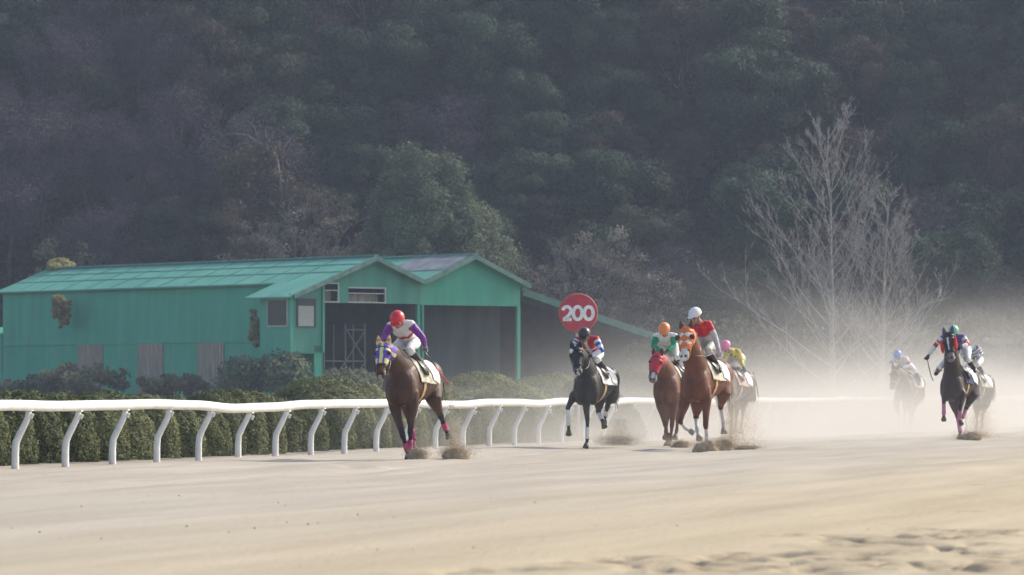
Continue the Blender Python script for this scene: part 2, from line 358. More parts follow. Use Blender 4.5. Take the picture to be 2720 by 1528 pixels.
# ------------------------------------------------------------------ forest on the hill: each tree a thing
def proto(kind, seed):
    rs = random.Random(seed)
    root = empty('tree')
    if kind == 'green':
        root.name = 'broadleaf_tree'
        me = crown_mesh('crown', 72, 340, 2.8, 5.6, 2.6, .115, seed, cl_r=.95)
        link('crown', me, mat_leaf('leaf_green%d' % seed, [(.016,.032,.020), (.038,.068,.040), (.075,.115,.068)]), root)
    elif kind == 'olive':
        root.name = 'olive_green_tree'
        me = crown_mesh('crown', 52, 300, 2.6, 5.2, 2.8, .11, seed, cl_r=.85)
        link('crown', me, mat_leaf('leaf_olive%d' % seed, [(.026,.032,.021), (.052,.060,.040), (.088,.094,.062)]), root)
    elif kind == 'rust':
        root.name = 'autumn_tree'
        me = crown_mesh('crown', 48, 230, 2.5, 5.0, 3.0, .10, seed, cl_r=.8)
        link('crown', me, mat_leaf('leaf_rust%d' % seed, [(.042,.034,.029), (.078,.059,.048), (.12,.092,.072)]), root)
        bm, tm = branch_mesh('limbs', seed, 7.5, 3.0, 2, .11, 11, .8, 3, .018)
        link('limbs', bm, bark_grey, root)
    else:
        root.name = 'leafless_tree'
        bm, tm = branch_mesh('limbs', seed, 7.8, 3.6, 4, .12, 15, .75, 4, .013)
        link('crown', bm, bark_purple, root)
        link('twigs', crown_mesh('twigs', 52, 170, 2.8, 5.6, 2.4, .045, seed, 'round', .95, .8, 5.0), mat_leaf('twig%d' % seed, [(.04,.032,.044), (.075,.058,.076), (.12,.095,.11)], trans=0), root)
    tp = MB(); tp.tube([(0,0,-1.5), (rs.uniform(-.5,.5),0,1.6), (rs.uniform(-.7,.7),rs.uniform(-.3,.3),3.4), (rs.uniform(-1.2,1.2),rs.uniform(-.5,.5),5.6)], [.15,.11,.08,.02], 7)
    tp.build('trunk', bark_purple if kind in ('bare','rust') else bark_dark, root, True)
    return root
FL = {'green': ('dark green broadleaf evergreen in the wood on the hillside', 'green broadleaf trees on the hillside'),
      'olive': ('dull olive-green tree in the wood on the hillside', 'olive trees on the hillside'),
      'rust': ('rusty brown autumn-leaved tree in the wood on the hillside', 'autumn trees on the hillside'),
      'bare': ('leafless purplish-grey tree in the wood on the hillside', 'leafless trees on the hillside')}
def forest():
    protos = {k: [proto(k, s+i) for i in range(n)] for k, s, n in (('green',11,3), ('olive',31,2), ('rust',51,2), ('bare',71,3))}
    used = {k: [False]*len(v) for k, v in protos.items()}
    rs = random.Random(5)
    cnt = 0
    for row in range(13):
        Yr = 263+row*4.3
        n = 20
        for i in range(n):
            x = (i+.5+rs.uniform(-.35,.35)-n/2)/n*Yr*.262 + (row % 2)*1.6; y = Yr-.12*x+rs.uniform(-1.4,1.4)+2
            z = hill_z(x, y)-.2
            u = (x/y*11500+1288)/2576; w = (990-(z+4-1.05)/y*11500)/1447
            if w < -.22: continue
            nz = noise.noise(Vector((u*3.2, w*2.2, 1.7)))+.25*noise.noise(Vector((u*11, w*9, 4)))
            g = nz + (.42 if u > .42 else -.18) + (.12 if w > .4 else 0)
            k = 'green' if g > .22 else ('bare' if g < -.05 else rs.choice(['olive','bare','green','rust']))
            if rs.random() < .30: k = rs.choice(['rust','rust','olive','bare','green'])
            if u > .62 and w < .35 and rs.random() < .18: k = 'rust'
            j = rs.randrange(len(protos[k]))
            if not used[k][j]: o = protos[k][j]; used[k][j] = True
            else: o = copy_tree(protos[k][j])
            s = rs.uniform(.72, 1.12)
            o.location = (x, y, z); o.rotation_euler = (rs.uniform(-.06,.06), rs.uniform(-.06,.06), rs.uniform(0,6.28))
            o.scale = (s*rs.uniform(.85,1.15), s*rs.uniform(.85,1.15), s*rs.uniform(.85,1.2))
            tag(o, FL[k][0], 'tree', FL[k][1]); cnt += 1
    # undergrowth that nobody could count
    r2 = np.random.RandomState(9); P = []
    for i in range(5200):
        x = r2.uniform(-42, 46); y = 257-.12*x+r2.uniform(0, 55); z = hill_z(x, y)
        m = 36; P.append(np.array([x, y, z+.5])+r2.normal(size=(m,3))*np.array([.8,.8,.55]))
    P = np.concatenate(P); t = np.repeat(r2.uniform(0,1,5200), 36)
    V, Fq, t = cards(P, .15, t, rs=r2)
    tag(link('undergrowth', meshnp('undergrowth', V, Fq, False, t), mat_leaf('undergrowth', [(.018,.02,.016), (.045,.045,.032), (.085,.065,.05)])),
        'tangled brush covering the slope under the trees', 'brush', kind='stuff')
    for k in protos:
        for i, u in enumerate(used[k]):
            if not u: protos[k][i].location = (0, 330, 50)
forest()

# ------------------------------------------------------------------ trees standing apart in front of the hill
def single_trees():
    # large conical evergreen behind the barn
    p = D(1068, 990, 256); r = empty('conical_evergreen', (p.x, p.y, .9), label='large dense conical green tree standing behind the green barn roofs', cat='tree')
    link('crown', crown_mesh('crown', 520, 380, 5.3, 13.4, 1.0, .10, 101, 'cone', .72, 1.15), mat_leaf('leaf_cone', [(.075,.098,.060), (.125,.155,.092), (.19,.22,.135)]), r)
    t = MB(); t.tube([(0,0,-.5),(0,0,6),(0,0,12)], [.3,.18,.05], 8); t.build('trunk', bark_dark, r, True)
    p = D(1205, 990, 258); r = empty('conical_evergreen', (p.x, p.y, .9), label='lower green tree joined to the right shoulder of the conical tree', cat='tree')
    link('crown', crown_mesh('crown', 170, 360, 2.6, 9.6, 1.0, .10, 105, 'round', .75, 1.1), bpy.data.materials['leaf_cone'], r)
    t = MB(); t.tube([(0,0,-.5),(0,0,5),(0,0,8)], [.25,.15,.05], 8); t.build('trunk', bark_dark, r, True)
    # pale twiggy cherry left of it, and another right of the barn
    for (px, Y, H, sp, seed, lb, hh) in ((745, 262, 12.2, 8.0, 201, 'pale grey leafless tree with arching limbs between the barn roof and the conical tree', 0),
                                     (1475, 258, 10.4, 6.6, 203, 'brownish-grey leafless tree with a wide crown to the right of the barn', 0),
                                     (1610, 262, 8.4, 5.0, 207, 'small brown leafless tree above the open lean-to roof', 0)):
        p = D(px, 990, Y); r = empty('leafless_tree', (p.x, p.y, .8), seed, label=lb, cat='tree')
        bm, tm = branch_mesh('limbs', seed, H*.8, sp, 4, .2, 22, .42, 4, .017, start=.18)
        link('limbs', bm, bark_grey, r); link('trunk', tm, bark_grey, r)
        link('leaf_remains', crown_mesh('leaf_remains', 90, 60, sp*.66, H*.66, H*.28, .10, seed, 'round', .6, .6), mat_leaf('leaf_tan%d' % seed, [(.11,.095,.08), (.20,.18,.155), (.30,.27,.235)]), r)
    # small tree at far left
    p = D(330*.5+10, 990, 266); r = empty('leafless_tree', (p.x, p.y, 1.5), label='thin pale-leaved tree above the left end of the barn', cat='tree')
    bm, tm = branch_mesh('limbs', 211, 7.0, 3.4, 3, .12, 14, .7, 4, .016); link('limbs', bm, bark_grey, r); link('trunk', tm, bark_grey, r)
    link('leaf_remains', crown_mesh('leaf_remains', 34, 50, 2.2, 4.2, 4.6, .15, 212, 'round', .6, .6), mat_leaf('leaf_pale', [(.07,.075,.045), (.15,.14,.09), (.24,.22,.15)]), r)
    # tree with a long pale crooked limb half way up the slope
    p = D(640, 505, 268); r = empty('leafless_tree', (p.x, p.y, p.z-4), label='tree on the slope with one long pale crooked limb under a brownish crown', cat='tree')
    t = MB(); B = lambda a, b: Vector((D(a, b, 268)-Vector((p.x, p.y, p.z-4))))
    t.tube([B(700,520), B(705,470), B(695,395), B(670,372), B(648,358), B(620,340), B(585,336), B(565,342)], [.16,.14,.11,.10,.08,.06,.04,.02], 7)
    t.tube([B(700,400), B(715,372), B(735,340)], [.08,.05,.02], 6); t.tube([B(650,360), B(640,320), B(610,290)], [.06,.04,.02], 6); t.build('trunk', bark_grey, r, True)
    link('crown', crown_mesh('crown', 40, 90, 2.5, 3.2, 4.2, .15, 214, 'round', .7, .7), mat_leaf('leaf_brownish', [(.05,.042,.032), (.09,.075,.055), (.14,.12,.09)]), r)
    # big bare tree with two stems on the right
    p = D(2098, 990, 205); r = empty('bare_tree', (p.x, p.y, .4), label='tall pale bare tree with fanning upswept branches behind the dust cloud', cat='tree')
    bm, tm = branch_mesh('limbs', 301, 12.6, 6.9, 4, .15, 48, .60, 5, .0075, start=.05, lean=(-.25,0), curl=.45, ksc=.40, fan=.8, limb=.30)
    link('limbs', bm, bark_pale, r); link('trunk', tm, bark_pale, r)
    p = D(2215, 990, 208); r = empty('bare_tree', (p.x, p.y, .4), label='second bare tree with fanning branches, right of the tallest one', cat='tree')
    bm, tm = branch_mesh('limbs', 305, 9.2, 6.2, 4, .14, 34, .6, 5, .0075, start=.06, lean=(.3,0), curl=.45, ksc=.42, fan=.85, limb=.30)
    link('limbs', bm, bark_pale, r); link('trunk', tm, bark_pale, r)
single_trees()

# ------------------------------------------------------------------ barn
def barn():
    C0 = D(812, 990, 230); C0.z = 0
    u = Vector((.78, .6258, 0)).normalized(); v = Vector((-u.y, u.x, 0)); rz = math.atan2(u.y, u.x)
    G = 1.0
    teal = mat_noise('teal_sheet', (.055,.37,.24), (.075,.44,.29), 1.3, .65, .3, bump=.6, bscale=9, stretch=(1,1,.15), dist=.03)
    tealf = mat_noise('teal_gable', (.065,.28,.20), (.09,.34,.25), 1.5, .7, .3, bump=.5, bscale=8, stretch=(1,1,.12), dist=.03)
    tealr = mat_noise('teal_roof', (.075,.30,.225), (.115,.37,.285), .7, .6, .3, bump=.4, bscale=3, dist=.03, detail=8)
    lteal = mat_noise('dark_teal', (.045,.14,.115), (.09,.20,.17), 1.5, .8, .2)  # darker teal for the lean-to roof and fascia
    trim = mat_noise('weathered_trim', (.10,.22,.18), (.20,.30,.265), 3, .8, .2)
    grey = mat_noise('weathered_board', (.28,.235,.19), (.44,.38,.315), 2.2, .9, .1, stretch=(6,6,.5), bump=.5, bscale=9)
    dark = mat_noise('inside_shade', (.018,.019,.022), (.035,.036,.04), 2, .9, .1)  # near-black colour carries the shade inside the openings
    sheet = mat_noise('grey_sheet', (.055,.072,.07), (.085,.105,.10), 1.2, .85, .1, stretch=(1,1,.2))
    white = flat('white_frame', (.55,.56,.56), .6)
    rustm = mat_noise('faded_sheet', (.15,.17,.19), (.26,.27,.29), 1.2, .8, .2)
    glass = flat('dark_glass', (.03,.04,.045), .15, .5)
    blind = flat('pale_blind', (.42,.42,.39), .8)
    for mt_ in (teal, tealf, tealr):
        N_ = mt_.node_tree.nodes; L_ = mt_.node_tree.links; b_ = N_['Principled BSDF']; src = b_.inputs['Base Color'].links[0].from_socket
        tc_ = N_.new('ShaderNodeTexCoord'); mp_ = N_.new('ShaderNodeMapping'); mp_.inputs['Scale'].default_value = (1.2,1.2,.22) if mt_ is not tealr else (.35,.9,1); L_.new(tc_.outputs['Object'], mp_.inputs[0])
        nn_ = N_.new('ShaderNodeTexNoise'); nn_.inputs['Scale'].default_value = 1.1; nn_.inputs['Detail'].default_value = 9; nn_.inputs['Roughness'].default_value = .7; L_.new(mp_.outputs[0], nn_.inputs[0])
        rr_ = N_.new('ShaderNodeValToRGB'); rr_.color_ramp.elements[0].position = .50; rr_.color_ramp.elements[1].position = .72; rr_.color_ramp.elements[1].color = (.55,.55,.55,1); L_.new(nn_.outputs[0], rr_.inputs[0])
        mx_ = N_.new('ShaderNodeMix'); mx_.data_type = 'RGBA'; L_.new(rr_.outputs[0], mx_.inputs[0]); L_.new(src, mx_.inputs[6]); mx_.inputs[7].default_value = (.14,.25,.20,1) if mt_ is not tealr else (.20,.30,.27,1); L_.new(mx_.outputs[2], b_.inputs['Base Color'])
    root = empty('barn', C0, rz, label='long teal-painted barn with twin gables and a raised corner room behind the hedge', cat='barn')
    P = lambda a, b, z: (a, b, z)                       # a along the gables, b away along the long wall
    LV, WA, WB = 29.7, 6.2, 6.55
    zE, zA, zB, zB_e = 6.72, 8.0, 8.2, 6.85
    w = MB(); w.box((-.05, LV/2, (G-.6+zE)/2), (.1, LV, zE-G+.6)); w.build('wall', teal, root)
    s = MB(); s.box((-.13, LV/2, 3.72), (.05, LV-.1, .07)); s.build('wall_seam', teal, root)
    for (xa, w_) in ((233, 1), (384, 1), (536, 1)):   # doors on the long wall: centre column in the picture -> b
        k = (xa-1288)/11500; b = (C0.x-k*230)/(k*v.y-v.x)
        d = MB(); d.box((-.14, b, 2.3), (.08, 2.35, 2.75)); dd = d.build('door', grey, root)
        e = MB()
        for i in range(7): e.box((-.19, b-1.03+i*.345, 2.3), (.02, .04, 2.7))
        e.build('board_strip', grey, dd)
    # gable A cladding, with two openings
    def prism(mb, poly, b0, b1):                       # poly in (a,z)
        n = len(poly); vs = [(a, b0, z) for a, z in poly]+[(a, b1, z) for a, z in poly]
        fs = [tuple(range(n)), tuple(reversed(range(n, 2*n)))]+[(i, i+n, (i+1) % n+n, (i+1) % n) for i in range(n)]
        mb.add(vs, fs)
    zL = 5.62; sl = (zA-6.8)/3.1
    top = lambda a: zA-abs(a-3.1)*sl-.06
    g = MB(); cuts = [(0.0, .95, 5.7, 6.55), (1.62, 3.92, 5.7, 6.42)]
    xs = [0, .06, .95, 1.05, 1.62, 3.92, WA]
    for a0, a1 in zip(xs[:-1], xs[1:]):
        seg = [a0]+([3.1] if a0 < 3.1 < a1 else [])+[a1]; tp = [(a, top(a)) for a in reversed(seg)]
        if a1 == .95 and a0 == .06: prism(g, [(a0, 6.62), (a1, 6.62)]+tp, 0, .1)
        elif a0 == 1.62: prism(g, [(a0, 6.42), (a1, 6.42)]+tp, 0, .1)
        else: prism(g, [(a0, zL), (a1, zL)]+tp, 0, .1)
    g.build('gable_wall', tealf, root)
    for (a0, a1, z0, z1) in ((.06,.95,5.66,6.6), (1.62,3.92,5.66,6.40)):
        f = MB(); f.box(((a0+a1)/2, -.03, z1), (a1-a0+.1, .07, .06)); f.box(((a0+a1)/2, -.03, z0), (a1-a0+.1, .07, .06))
        f.box((a1, -.03, (z0+z1)/2), (.06, .065, z1-z0)); f.box(((a0+a1)/2, .0, z0+(z1-z0)*.62), (a1-a0, .05, .045)); fr = f.build('window_frame', white, root)
        l = MB(); l.box(((a0+a1)/2, .55, (z0+z1)/2-.15), (a1-a0-.1, .05, (z1-z0)*.55)); l.build('louvre', grey, fr)
    h = MB(); prism(h, [(WA, 5.58), (WA+WB, 5.58), (WA+WB, zB_e-.05), (WA+WB/2, zB-.06), (WA, 6.75)], -.0, .1); h.build('gable_wall', teal, root)
    # roofs: slabs
    def slab(mb, a0, z0, a1, z1, b0, b1, th=.09):
        vs = [(a0,b0,z0),(a1,b0,z1),(a1,b1,z1),(a0,b1,z0)]; vs = vs+[(x,y,z-th) for x,y,z in vs]
        mb.add(vs, [(0,1,2,3),(7,6,5,4),(0,4,5,1),(1,5,6,2),(2,6,7,3),(3,7,4,0)])
    r = MB(); slab(r, -.35, zA-3.45*sl, 3.1, zA, -.35, LV+.4); slab(r, 3.1, zA, WA-.02, 6.82, -.35, LV+.4); ro = r.build('roof', tealr, root)
    j = MB()
    for i in range(1, 13):
        b = i*LV/13+.4; j.bar((-.33, b, zA-3.43*sl+.02), (3.08, b, zA+.02), .05, .03)
    for i in (1.0, 2.05): j.bar((i, -.3, zA-(3.1-i)*sl+.02), (i, LV+.3, zA-(3.1-i)*sl+.02), .04, .02)
    j.build('roof_seam', tealr, ro)
    c = MB(); c.bar((3.1,-.38,zA+.05),(3.1,LV+.42,zA+.05),.28,.09); c.build('ridge_cap', trim, ro)
    r2 = MB(); slab(r2, WA+.02, 6.84, WA+WB/2, zB, -.35, LV-8); slab(r2, WA+WB/2, zB, WA+WB+.35, zB_e-.12, -.35, LV-8); ro2 = r2.build('roof', tealr, root)
    q = MB(); slab(q, WA+1.3, 6.84+(zB-6.84)*1.3/(WB/2)+.03, WA+WB/2-.05, zB+.03, -.2, 4.6, .02); q.build('faded_sheet', rustm, ro2)
    c = MB(); c.bar((WA+WB/2,-.38,zB+.05),(WA+WB/2,LV-8,zB+.05),.25,.09); c.build('ridge_cap', trim, ro2)
    # barge boards
    e = MB(); dz = -.1
    for (a0, z0, a1, z1) in ((-2.1, zA-5.2*sl, 3.1, zA), (3.1, zA, WA, 6.82), (WA, 6.84, WA+WB/2, zB), (WA+WB/2, zB, WA+WB+.38, zB_e-.13)):
        e.bar((a0, -.40, z0+dz), (a1, -.40, z1+dz), .09, .24)
    e.build('barge_board', trim, root)
    # posts of the openings
    for a, ww in ((WA-.12, .16), (WA+.16, .1), (WA+WB-.1, .2)):
        po = MB(); po.box((a, .06, (5.6+G-.6)/2), (ww, .16, 5.6-G+.6)); po.build('post', teal, root)
    po = MB(); po.box((-.28, .05, 2.0), (.5, .1, 2.9)); po.build('corner_wall', teal, root)
    # inside
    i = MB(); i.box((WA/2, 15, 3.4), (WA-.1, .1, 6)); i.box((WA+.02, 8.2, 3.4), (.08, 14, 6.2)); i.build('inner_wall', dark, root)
    i = MB(); i.box((WA+WB/2, 1.6, 3.2), (WB-.2, .1, 5.6)); iw = i.build('inner_sheeting', sheet, root)
    i = MB()
    for z in (2.1, 3.6, 4.4): i.box((WA+WB/2, 1.52, z), (WB-.25, .05, .05))
    i.build('sheet_batten', sheet, iw)
    # raised corner room
    zb, zt, wd, ln = 3.12, 6.05, 2.0, 2.6
    tr = lambda a: zA-abs(a-3.1)*sl-.1
    b_ = MB()
    prism(b_, [(-wd, zb), (-.02, zb), (-.02, tr(0)), (-wd, tr(-wd)+.02)], -.0, .08)                       # right-hand face (gable plane)
    fr = b_.build('room_front', tealf, root)
    b_ = MB(); b_.box((-wd+.03, ln/2, (zb+zt)/2-.03), (.08, ln-.1, zt-zb-.1)); b_.box((-wd/2, ln, (zb+zt)/2), (wd, .08, zt-zb)); b_.box((-wd/2, ln/2, zb), (wd-.02, ln-.02, .12)); b_.build('room_side', teal, root)
    cp = MB(); cp.box((-wd, -.02, (zb+zt)/2), (.14, .14, zt-zb)); cp.box((-.0, -.04, (zb+6.5)/2), (.12, .1, 6.5-zb)); cp.build('corner_post', teal, root)
    rr = MB(); slab(rr, -wd-.35, zA-(5.45)*sl, -.30, zA-3.40*sl+.02, -.36, ln+.9); rr.build('room_roof', tealr, root)
    # windows of the room
    wn = MB(); wn.box((-wd-.03, 1.05, 5.1), (.06, 1.75, 1.42)); w1 = wn.build('window', white, root)
    wn = MB(); wn.box((-wd-.08, 1.05, 5.1), (.04, 1.55, 1.25)); wn.build('pane', glass, w1)
    wn = MB(); wn.box((-1.05, -.03, 5.1), (1.2, .05, 1.42)); w2 = wn.build('window', sheet, root)
    wn = MB(); wn.box((-1.1, -.07, 4.93), (.96, .03, 1.02)); wn.build('blind', blind, w2)
    # braces under the room
    br = MB(); br.bar((-wd+.1,.1,zb-.1),(-.3,.1,zb-1.3),.08); br.bar((-wd+.1,ln-.1,zb-.1),(-.3,ln-.1,zb-1.3),.08); br.build('brace', trim, root)
    # lean-to on the right: open roof descending
    lt = MB(); a0 = WA+WB+.1; slab(lt, a0, 6.55, a0+9.6, 4.15, .0, 7.0, .16); lt.build('lean_to_roof', lteal, root)
    lt = MB(); lt.bar((a0, -.06, 6.28), (a0+9.6, -.06, 3.85), .1, .22); lt.build('lean_to_fascia', lteal, root)
    for k in range(1, 3):
        a = a0+k*4.6; po = MB(); po.box((a, .1, (G+6.3-.53*k*2.3)/2-.2), (.14, .14, 5.5-k*1.2)); po.build('post', teal, root)
    lt = MB(); prism(lt, [(a0, .3), (a0+9.4, .3), (a0+9.4, 4.0), (a0, 6.4)], 2.6, 2.7); lt.build('lean_to_shade', dark, root)  # dark sheet added as the shadow beneath the lean-to roof
    # little lean-to at the far left end
    lt = MB(); slab(lt, -.2, 4.35, 4.0, 5.0, LV+.05, LV+4.5); lt.box((-.1, LV+2.3, 2.4), (.1, 4.4, 3.7)); lt.build('end_shed', teal, root)
    # scaffold standing in the opening
    sc = empty('scaffold', C0+u*2.6+v*1.6+Vector((0,0,G-.3)), rz, label='grey metal scaffold frame standing inside the dark barn opening', cat='scaffold')
    m = flat('galvanised_tube', (.15,.165,.175), .5, .5)
    f = MB()
    for a in (-1.35, 0, 1.25):
        for b in (0, 1.0): f.bar((a,b,0), (a,b,3.9 if a > -1 else 3.0), .06)
    for z in (.5, 2.0, 3.6): f.bar((-1.35 if z < 3 else 0, 0, z), (1.25, 0, z), .06)
    f.build('frame', m, sc)
    f = MB(); f.bar((0,-.05,2.0),(1.25,-.05,3.6),.05); f.bar((1.25,-.1,2.0),(0,-.1,3.6),.05); f.bar((-1.35,-.05,.5),(0,-.05,2.0),.05); f.bar((0,-.05,.5),(1.25,-.05,2),.05); f.build('brace', m, sc)
    return root, C0, u, v
BARN, BC0, BU, BV = barn()

# ------------------------------------------------------------------ shrubs and creepers near the barn
def shrub(px, py_top, Y, w, label, mats, seed, py_bot=996, leaf=.13, n=40, name='shrub', group=None, per=90):
    top = D(px, py_top, Y); bot = D(px, py_bot, Y); H = top.z-bot.z
    r = empty(name, (bot.x, bot.y, bot.z), label=label, cat='shrub', group=group)
    link('foliage', crown_mesh('foliage', n, per, w/2, H*.9, H*.08, leaf, seed, 'round', max(.17, min(w, H*1.6)*.20), .8), mats, r)
    if name == 'creeper': return r
    rs = random.Random(seed); t = MB()
    for i in range(6): t.tube([(0,0,-.4), (rs.uniform(-.3,.3)*w*.4, rs.uniform(-.2,.2), H*.4), (rs.uniform(-.7,.7)*w*.5, rs.uniform(-.3,.3), H*.8)], [.05,.03,.012], 5)
    t.build('stem', bark_dark, r)
    return r
gs = mat_leaf('shrub_grey', [(.09,.105,.065), (.18,.195,.12), (.30,.30,.20)], trans=.4)
gd = mat_leaf('shrub_dark', [(.06,.09,.055), (.13,.175,.105), (.22,.27,.17)], trans=.4)
gt = mat_leaf('thicket', [(.022,.03,.02), (.045,.055,.036), (.075,.085,.055)])
go_ = mat_leaf('creeper_autumn', [(.20,.19,.075), (.34,.30,.13), (.46,.40,.19)], trans=.4)
shrub(215, 918, 238, 5.0, 'large grey-green shrub below the first grey door from the left', gs, 401)
shrub(110, 945, 240, 2.6, 'small round shrub at the left foot of the large grey-green shrub', gd, 402)
shrub(25, 958, 241, 2.4, 'low shrub at the left edge of the picture by the barn wall', gs, 403)
shrub(440, 946, 232, 3.8, 'low grey shrub mound between the second and third grey doors', gs, 404)
shrub(620, 902, 229, 3.6, 'dark leafy shrub in front of the wall beside the third grey door', gd, 405)
shrub(705, 880, 228.5, 2.4, 'dark climbing shrub reaching the underside of the raised room', gd, 406)
shrub(880, 935, 224, 3.4, 'dusty low shrub in front of the dark barn opening', gs, 407)
shrub(150, 648, 255, 1.3, 'pale creeper clump growing over the barn ridge at left', go_, 408, py_bot=690, leaf=.1, name='creeper')
shrub(155, 735, 246.5, .95, 'yellowish creeper hanging down the long teal wall', go_, 409, py_bot=830, leaf=.1, name='creeper', n=60, per=45)
shrub(643, 770, 232, .7, 'yellow-green creeper climbing the left edge of the raised corner room', go_, 410, py_bot=885, leaf=.1, name='creeper', n=60, per=45)
for i, (px, top, w, lb) in enumerate(((1720, 860, 6, 'brown brushy thicket behind the pink-capped rider'), (1850, 815, 7, 'tall dim thicket left of the bare tree'), (2010, 820, 7, 'tangled thicket at the foot of the tall bare tree'),
                                  (2170, 800, 8, 'broad thicket at the foot of the second bare tree'), (2330, 815, 7, 'dim thicket between the bare trees and the green-capped rider'), (2470, 790, 6, 'dark green thicket behind the hidden rider at right'), (2580, 780, 6, 'dark green thicket at the right edge'))):
    shrub(px, top+(18 if 1 < i < 4 else 0), 214+i*2, w, lb, gt, 420+i, n=70, leaf=.15, per=110)
# post with a box in the haze at far right
pp = D(2515, 990, 175); r = empty('utility_post', (pp.x, pp.y, 0), label='dim grey post with a small box on an arm at the far right', cat='post')
mm = flat('dull_grey', (.22,.23,.23), .7)
m_ = MB(); m_.box((.1,0,1.5), (.24,.2,3.0)); m_.build('pole', mm, r)
m_ = MB(); m_.box((0.05,-.1,3.05), (.9,.3,.22)); m_.ball((-.55,-.1,3.08), .12); m_.ball((-.3,-.1,3.1), .09); m_.build('box', mm, r)

# ------------------------------------------------------------------ clipped hedge bushes
def bush_mesh(name, seed, R=(.85,.85,1.1), n=9000, leaf=.035, p=2.6):
    rs = np.random.RandomState(seed)
    q = rs.normal(size=(n,3)); q[:, 2] = np.abs(q[:, 2])*1.0; q /= np.linalg.norm(q, axis=1)[:, None]
    sup = (np.abs(q)**p).sum(1)**(-1/p)
    P = q*sup[:, None]
    bump = np.array([noise.noise(Vector(x*2.3+seed))*.10+noise.noise(Vector(x*6+seed))*.05 for x in P])
    P = P*(1+bump)[:, None]*rs.uniform(.93, 1.015, n)[:, None]*np.array(R)
    t = np.clip(.5+bump*3+rs.normal(0,.18,n), 0, 1)
    nr = q*np.array([1,1,.75]); return cards(P, leaf, t, 1.8, rs, nr/np.linalg.norm(nr, axis=1)[:, None], .38)
def hedge():
    lm = mat_leaf('hedge_leaf', [(.045,.060,.024), (.115,.135,.050), (.22,.24,.095)], trans=.15)
    lm2 = mat_leaf('hedge_leaf_light', [(.055,.072,.026), (.14,.165,.06), (.26,.285,.11)], trans=.15)
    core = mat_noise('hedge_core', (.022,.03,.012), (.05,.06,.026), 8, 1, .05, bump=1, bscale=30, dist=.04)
    protos = []
    def make(seed, R, n, leaf, mat, nm='clipped_bush'):
        root = empty(nm); V, Fq, t = bush_mesh('f', seed, R, n, leaf, 2.0 if nm == 'clipped_mound' else 2.7)
        link('foliage', meshnp('foliage', V, Fq, False, t), mat, root)
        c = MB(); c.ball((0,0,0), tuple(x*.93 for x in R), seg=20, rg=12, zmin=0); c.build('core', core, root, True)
        return root
    protos = [make(s, (.56,.56,1.04), 17000, .023, lm) for s in (1, 2, 3, 4)]
    rs = random.Random(2); used = [0]*4
    t = -6.5; k = 0
    while t < 95:
        j = k % 4; o = protos[j] if not used[j] else copy_tree(protos[j]); used[j] = 1
        p = rp(t, -1.25+rs.uniform(-.12,.12)); o.location = (p.x, p.y, -.02); s = rs.uniform(.9, 1.07)
        o.scale = (s*1.05, s*rs.uniform(.95,1.15), s*rs.uniform(.90,1.05)*(1.0 if t < 60 else .9)); o.rotation_euler = (0,0,rs.uniform(0,6.28))
        tag(o, 'clipped green bush in the row behind the white rail', 'bush', 'clipped bushes in a row behind the white rail')
        t += rs.uniform(1.15, 1.5); k += 1
    # bigger mounds further back
    mo = [(812,943,96,1.55,'broad dark clipped mound left of the leading horse'), (925,966,99,.95,'small dark mound just behind the leading jockey\'s mount'),
          (1135,960,99,1.45,'light green mound right of the leading horse, in front of a taller one'), (1215,930,104,1.6,'tall clipped mound in front of the open barn bay'),
          (1290,955,101,1.5,'pale green mound between two taller mounds'), (1375,931,106,1.5,'round clipped mound left of the black horse'),
          (1480,950,104,1.3,'clipped mound behind the black horse'), (1600,926,112,1.5,'hazy mound between the black horse and the red-hooded horse'),
          (1700,945,116,1.6,'hazy mound behind the two chestnut horses'), (25,975,79,.95,'low mound top above the rail at the left edge'), (265,974,84,1.15,'low mound top above the rail under the first grey door'),
          (540,981,88,.9,'low mound top above the rail under the third grey door'), (690,984,91,.7,'low mound top left of the broad dark mound')]
    for i, (px, py, Y, R, lb) in enumerate(mo):
        p = D(px, py+(9 if i > 8 else 3), Y); o = make(20+i, (R, R, p.z), 24000, .030, lm2 if i in (2,4,5) else lm, 'clipped_mound'); o.location = (p.x, p.y, -.05)
        o.rotation_euler = (0,0,i); tag(o, lb, 'bush')
hedge()

